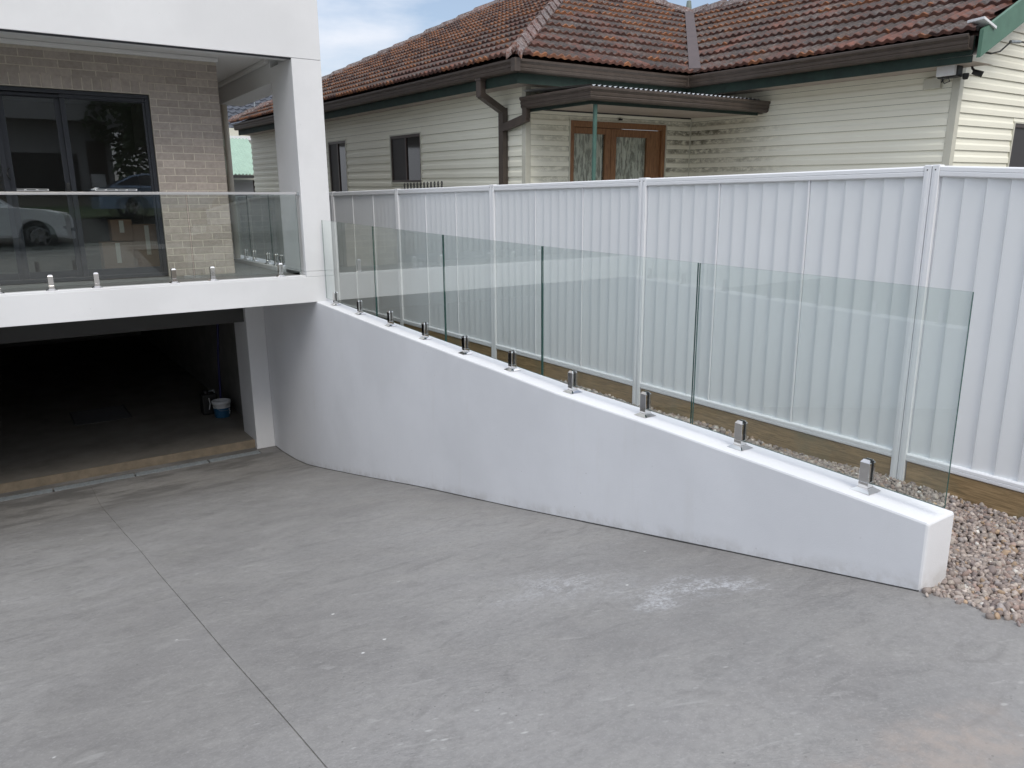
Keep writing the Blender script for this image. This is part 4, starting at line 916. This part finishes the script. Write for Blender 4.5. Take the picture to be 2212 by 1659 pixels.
MB().box(-1.3, .46, 3.98, .5, .56, 4.1).build('flashing', 'paintw', sh); MB().box(-1.2, -1.3, 2.72, .45, -1.2, 2.80).build('gutter', 'dark', sh)
MB().box(-1.2, -.6, 0, .12, .44, 2.68).build('wall', 'opp', sh); MB().box(.13, -.6, 0, .45, -.5, 2.68).build('door', 'winf', sh)
MB().box(-1.5, .6, 0, 3.5, 3.5, 4.35).build('house_wall', 'cream', sh)
# ------------------------------------------------------------------ garage things and drains
bk = empty('bucket', (2.905, 13.0, -3.485), 'white paint bucket with blue lower half standing inside the dark garage', 'bucket')
MB().lathe([(.0,.002),(.115,.002),(.118,.01),(.134,.165),(.1345,.17)], n=28).build('lower_band', 'bucketblue', bk)
MB().lathe([(.1346,.1702),(.139,.235),(.150,.236),(.152,.285),(.145,.286),(.140,.24),(.112,.02),(0,.02)], n=28).build('body', 'paintw', bk)
MB().tube([(-.150,0,.25),(-.13,-.07,.20),(-.06,-.14,.14),(.06,-.145,.13),(.13,-.07,.19),(.150,0,.25)], .003, 6).build('handle', 'galv', bk)
b = MB()
for i, (zz, hh) in enumerate(((.06,.02),(.09,.025),(.13,.02),(.165,.03),(.20,.022))): 
    a = R(-38+6*(i % 2)); b.box(.118*math.cos(a)*1.06, .118*math.sin(a)*1.06-.02, zz, .118*math.cos(a)*1.06+.012, .118*math.sin(a)*1.06+.02, zz+hh*.6)
b.build('printed_marks', 'paintw', bk)
br_ = empty('broom', (2.955, 13.25, -3.485), 'broom with dark blue handle leaning against the garage side wall', 'broom')
MB().tube([(0,0,.09),(.03,.01,.9),(.085,.02,1.62)], .019, 10).build('handle', 'broomblue', br_); MB().box(-.16,-.03,.06,.16,.03,.10,bev=.01).build('head', 'blackp', br_)
b = MB()
for i in range(26): b.box(-.155+i*.012,-.026,.0,-.148+i*.012,.026,.06)
b.build('bristles', 'blackp', br_)
jc = empty('pump_container', (2.78, 13.32, -3.485), 'black container with silver handle behind the paint bucket in garage', 'container')
MB().box(-.13,-.10,0,.13,.10,.36,bev=.03).build('body', 'blackp', jc); MB().lathe([(.05,.36),(.05,.42),(.0,.425)], (-.04,0,0), 14).build('cap', 'blackp', jc); MB().tube([(.0,-.02,.36),(.0,-.02,.40),(.09,-.02,.41),(.10,-.02,.36)], .012, 8).build('handle', 'galv', jc)
MB().tube([(-.02,-.105,.30),(-.01,-.115,.2),(-.03,-.11,.1)], .008, 6).build('hose', 'paintw', jc)
fg = empty('floor_grate', (1.21, 14.33, -3.483), 'dark square steel grate over a sump in the garage floor', 'grate')
box('sump', 'blackp', fg, -.42,-.47,.0005,.42,.47,.002)
b = MB(); b.box(-.43,-.48,.0,-.41,.48,.014); b.box(.41,-.48,.0,.43,.48,.014); b.box(-.409,-.48,.0,.409,-.46,.014); b.box(-.409,.46,.0,.409,.48,.014); b.build('frame', 'gratem', fg)
for i in range(13): box('bar', 'gratem', fg, -.408,-.43+i*.072-.012,.0025,.408,-.43+i*.072+.008,.012)
dr = empty('strip_drain', (0, 11.067, -3.592), 'long galvanised strip drain across the driveway in front of the garage', 'drain')
box('channel', 'blackp', dr, -7.4,-.066,-.08,2.965,.066,-.03)
xj = [-7.4,-6.5,-5.5,-4.5,-3.5,-2.5,-1.6,-.7,.28,1.25,2.22,2.96]
for a_, c_ in zip(xj[:-1], xj[1:]):
    b = MB(); a2, c2 = a_+.012, c_-.012
    b.box(a2,-.066,-.02,c2,-.050,.003); b.box(a2,.050,-.02,c2,.066,.003)
    for k in range(2): b.box(a2,-.016+k*.032-.005,-.02,c2,-.016+k*.032+.005,.001)
    for k in range(int((c2-a2)/.12)+1): b.box(a2+k*.12,-.0495,-.024,min(a2+k*.12+.006,c2),.0495,-.003)
    b.build('grating', 'galv', dr)
# boxes in the room
for i, (x, y, w, d_, h, z, lab) in enumerate(((1.32,10.62,.34,.3,.42,0,'brown cardboard box on room floor behind the sliding door'),(1.68,10.75,.40,.36,.62,0,'tall brown cardboard box near the right edge of the sliding door'),(1.40,10.66,.24,.22,.26,.425,'small brown box on top of the left cardboard box'))):
    c_ = empty('cardboard_box', (x, y, -.846+z), lab, 'box')
    MB().box(-w/2,-d_/2,0,w/2,d_/2,h,bev=.006).build('carton', 'boxes', c_); box('tape', 'pipecream', c_, -.025,-d_/2-.001,h*.4,.025,-d_/2-.0002,h-.01)
# ------------------------------------------------------------------ street behind the photographer (seen mirrored in the glass)
def wheel(par, x, y, z, r, side):
    w = MB(); w.lathe([(r*.62,-.10),(r*.95,-.11),(r,-.07),(r,.07),(r*.95,.11),(r*.62,.10)], (0,0,0), 32, axis='Y').build('tyre', 'rubber', par).location = (x, y, z)
    b = MB(); b.lathe([(r*.62,0),(r*.62,.09*side),(r*.56,.095*side)], (0,0,0), 32, axis='Y'); b.lathe([(0,.075*side),(r*.14,.08*side),(r*.16,.03*side)], (0,0,0), 16, axis='Y')
    for k in range(6):
        a = k*math.pi/3; c, s = math.cos(a), math.sin(a); q = MB().box(r*.1, .05, -r*.075, r*.6, .08, r*.075); q.xform(lambda x_, y_, z_: (x_*c-z_*s, y_*side, x_*s+z_*c)); b.add(q.v, q.f)
    b.build('rim', 'rim', par).location = (x, y, z)
def car(name, label, cat, X, Y, Z, L_, W_, paint, prof, cab, wx, wr, flip=1):
    """prof: body outline (x,z); cab: greenhouse outline; side facing +y"""
    c = empty(name, (X, Y, Z), label, cat)
    def arch(x, r): return [(x+r*math.cos(t), wr+r*math.sin(t)) for t in np.linspace(math.pi, 0, 9)]
    low = [(0, .32)]; 
    for x in wx: low += arch(x, wr+.06)
    low += [(L_, .32)]
    outl = low+prof[::-1]
    b = MB(); rr = []
    for yy, s in ((-W_/2, .96), (-W_/2+.12, 1), (W_/2-.12, 1), (W_/2, .96)):
        rr.append([(flip*(L_/2+(x-L_/2)*s), yy, .55+(z-.55)*(s if z > .7 else 1)) for x, z in outl])
    b.loft(rr, smooth=False); b.build('body', paint, c)
    b = MB(); b.loft([[(flip*x, s_*(W_/2-.08-.22*max(0, (z-.95))/.5), z) for x, z in cab] for s_ in (-1, 1)]); b.build('roof', paint, c)
    cxm = sum(x for x, z in cab)/len(cab); czm = sum(z for x, z in cab)/len(cab)
    for s_ in (-1, 1):
        g = [(cxm+(x-cxm)*.86, czm+(z-czm)*.74) for x, z in cab]; b = MB(); b.quad(*[(flip*x, s_*(W_/2-.075-.22*max(0, (z-.95))/.5), z) for x, z in g]); b.build('side_window', 'carglass', c)
    for x in wx:
        for s_ in (-1, 1): wheel(c, flip*x, s_*(W_/2-.12), wr, wr, s_)
    return c
w = car('parked_wagon', 'white four wheel drive parked at the kerb behind the photographer', 'car', 1.95, -5.75-.9, -1.13, 4.7, 1.86, 'caru',
    [(0,.55),(.02,.85),(.12,.98),(.5,1.06),(1.35,1.14),(4.6,1.16),(4.7,.95),(4.7,.5)], [(1.25,1.12),(1.95,1.68),(2.3,1.76),(4.2,1.76),(4.55,1.15)], (.78, 3.65), .38, -1)
w.location.y = -5.7
MB().box(-.28,.80,.80,-.05,.94,.92,bev=.02).build('headlight', 'paintw', w); MB().box(-.12,-.85,.52,.02,.93,.60,bev=.02).build('bumper', 'dark', w)
w = car('parked_sedan', 'blue grey sedan parked on the far side of the street', 'car', 2.98, -8.9, -.40, 4.6, 1.8, 'carb',
    [(0,.55),(.02,.92),(.2,1.0),(.9,1.02),(3.5,.98),(4.5,.80),(4.6,.5)], [(.55,1.0),(1.25,1.38),(1.7,1.46),(2.5,1.44),(3.4,.98)], (.98, 3.6), .33, 1)
MB().box(-.01,.45,.74,.3,.88,.86,bev=.02).build('tail_light', mat('tail_red', (.3,.02,.02), .2), w)
oh = empty('opposite_house', (0, -19, .3), 'grey rendered two storey house across the street with dark garage', 'house')
b = MB(); b.box(-6.5,-8,0,5.2,0,6.6); b.build('wall', 'opp', oh)
box('upper_block', 'opp', oh, -6.5,.001,3.25,5.0,1.0,6.6); box('side_fin', 'paintw', oh, 5.01,.0,2.9,5.8,1.05,6.7)
box('garage_door', 'dark', oh, 1.2,.001,-.3,3.8,.06,1.95); box('front_door', 'winf', oh, 4.2,.001,.2,4.95,.06,2.5); box('letterbox_pier', 'paintw', oh, 4.0,2.2,-.2,4.5,2.6,1.0)
b = MB()
for i in range(9): b.box(-3.5,.001,.25+i*.16,.9,.05,.33+i*.16)
b.build('slat_screen', 'soffit', oh)
def tree(x, y, z, h, r, seed, label):
    rr = random.Random(seed); t = empty('garden_tree', (x, y, z), label, 'tree')
    b = MB(); b.tube([(0,0,0),(.1,.05,h*.3),(.05,.1,h*.55)], [.18,.13,.09], 10)
    for k in range(6):
        a = k*1.05; b.tube([(.07,.07,h*(.3+.04*k)),(math.cos(a)*r*.5,math.sin(a)*r*.5,h*.65),(math.cos(a)*r*.8,math.sin(a)*r*.8,h*.8)], [.07,.04,.02], 6)
    b.build('trunk', 'bark', t); b = MB()
    cl_ = [(rr.gauss(0,.5)*r, rr.gauss(0,.5)*r, h*.55+rr.gauss(0,.2)*h, rr.uniform(.28,.5)*r) for _ in range(22)]
    for cx, cy, cz, cr in cl_:
        for _ in range(620):
            v = Vector((rr.gauss(0,1), rr.gauss(0,1), rr.gauss(0,1))).normalized()*cr*rr.uniform(.6,1); p = Vector((cx,cy,cz))+v
            a = Vector((rr.gauss(0,1), rr.gauss(0,1), rr.gauss(0,1))).normalized()*.15; c = a.orthogonal().normalized()*.085; b.quad(tuple(p-a), tuple(p+c), tuple(p+a), tuple(p-c))
    b.build('crown', 'leaf', t)
tree(7.0, -15.5, .1, 8.0, 3.2, 1, 'tall dense garden tree right of the opposite house')
tree(10.5, -18.5, .4, 6.5, 2.0, 2, 'rounded garden tree furthest right across the street')
tree(-9, -17, .3, 7, 2.2, 3, 'garden tree left of the opposite house')
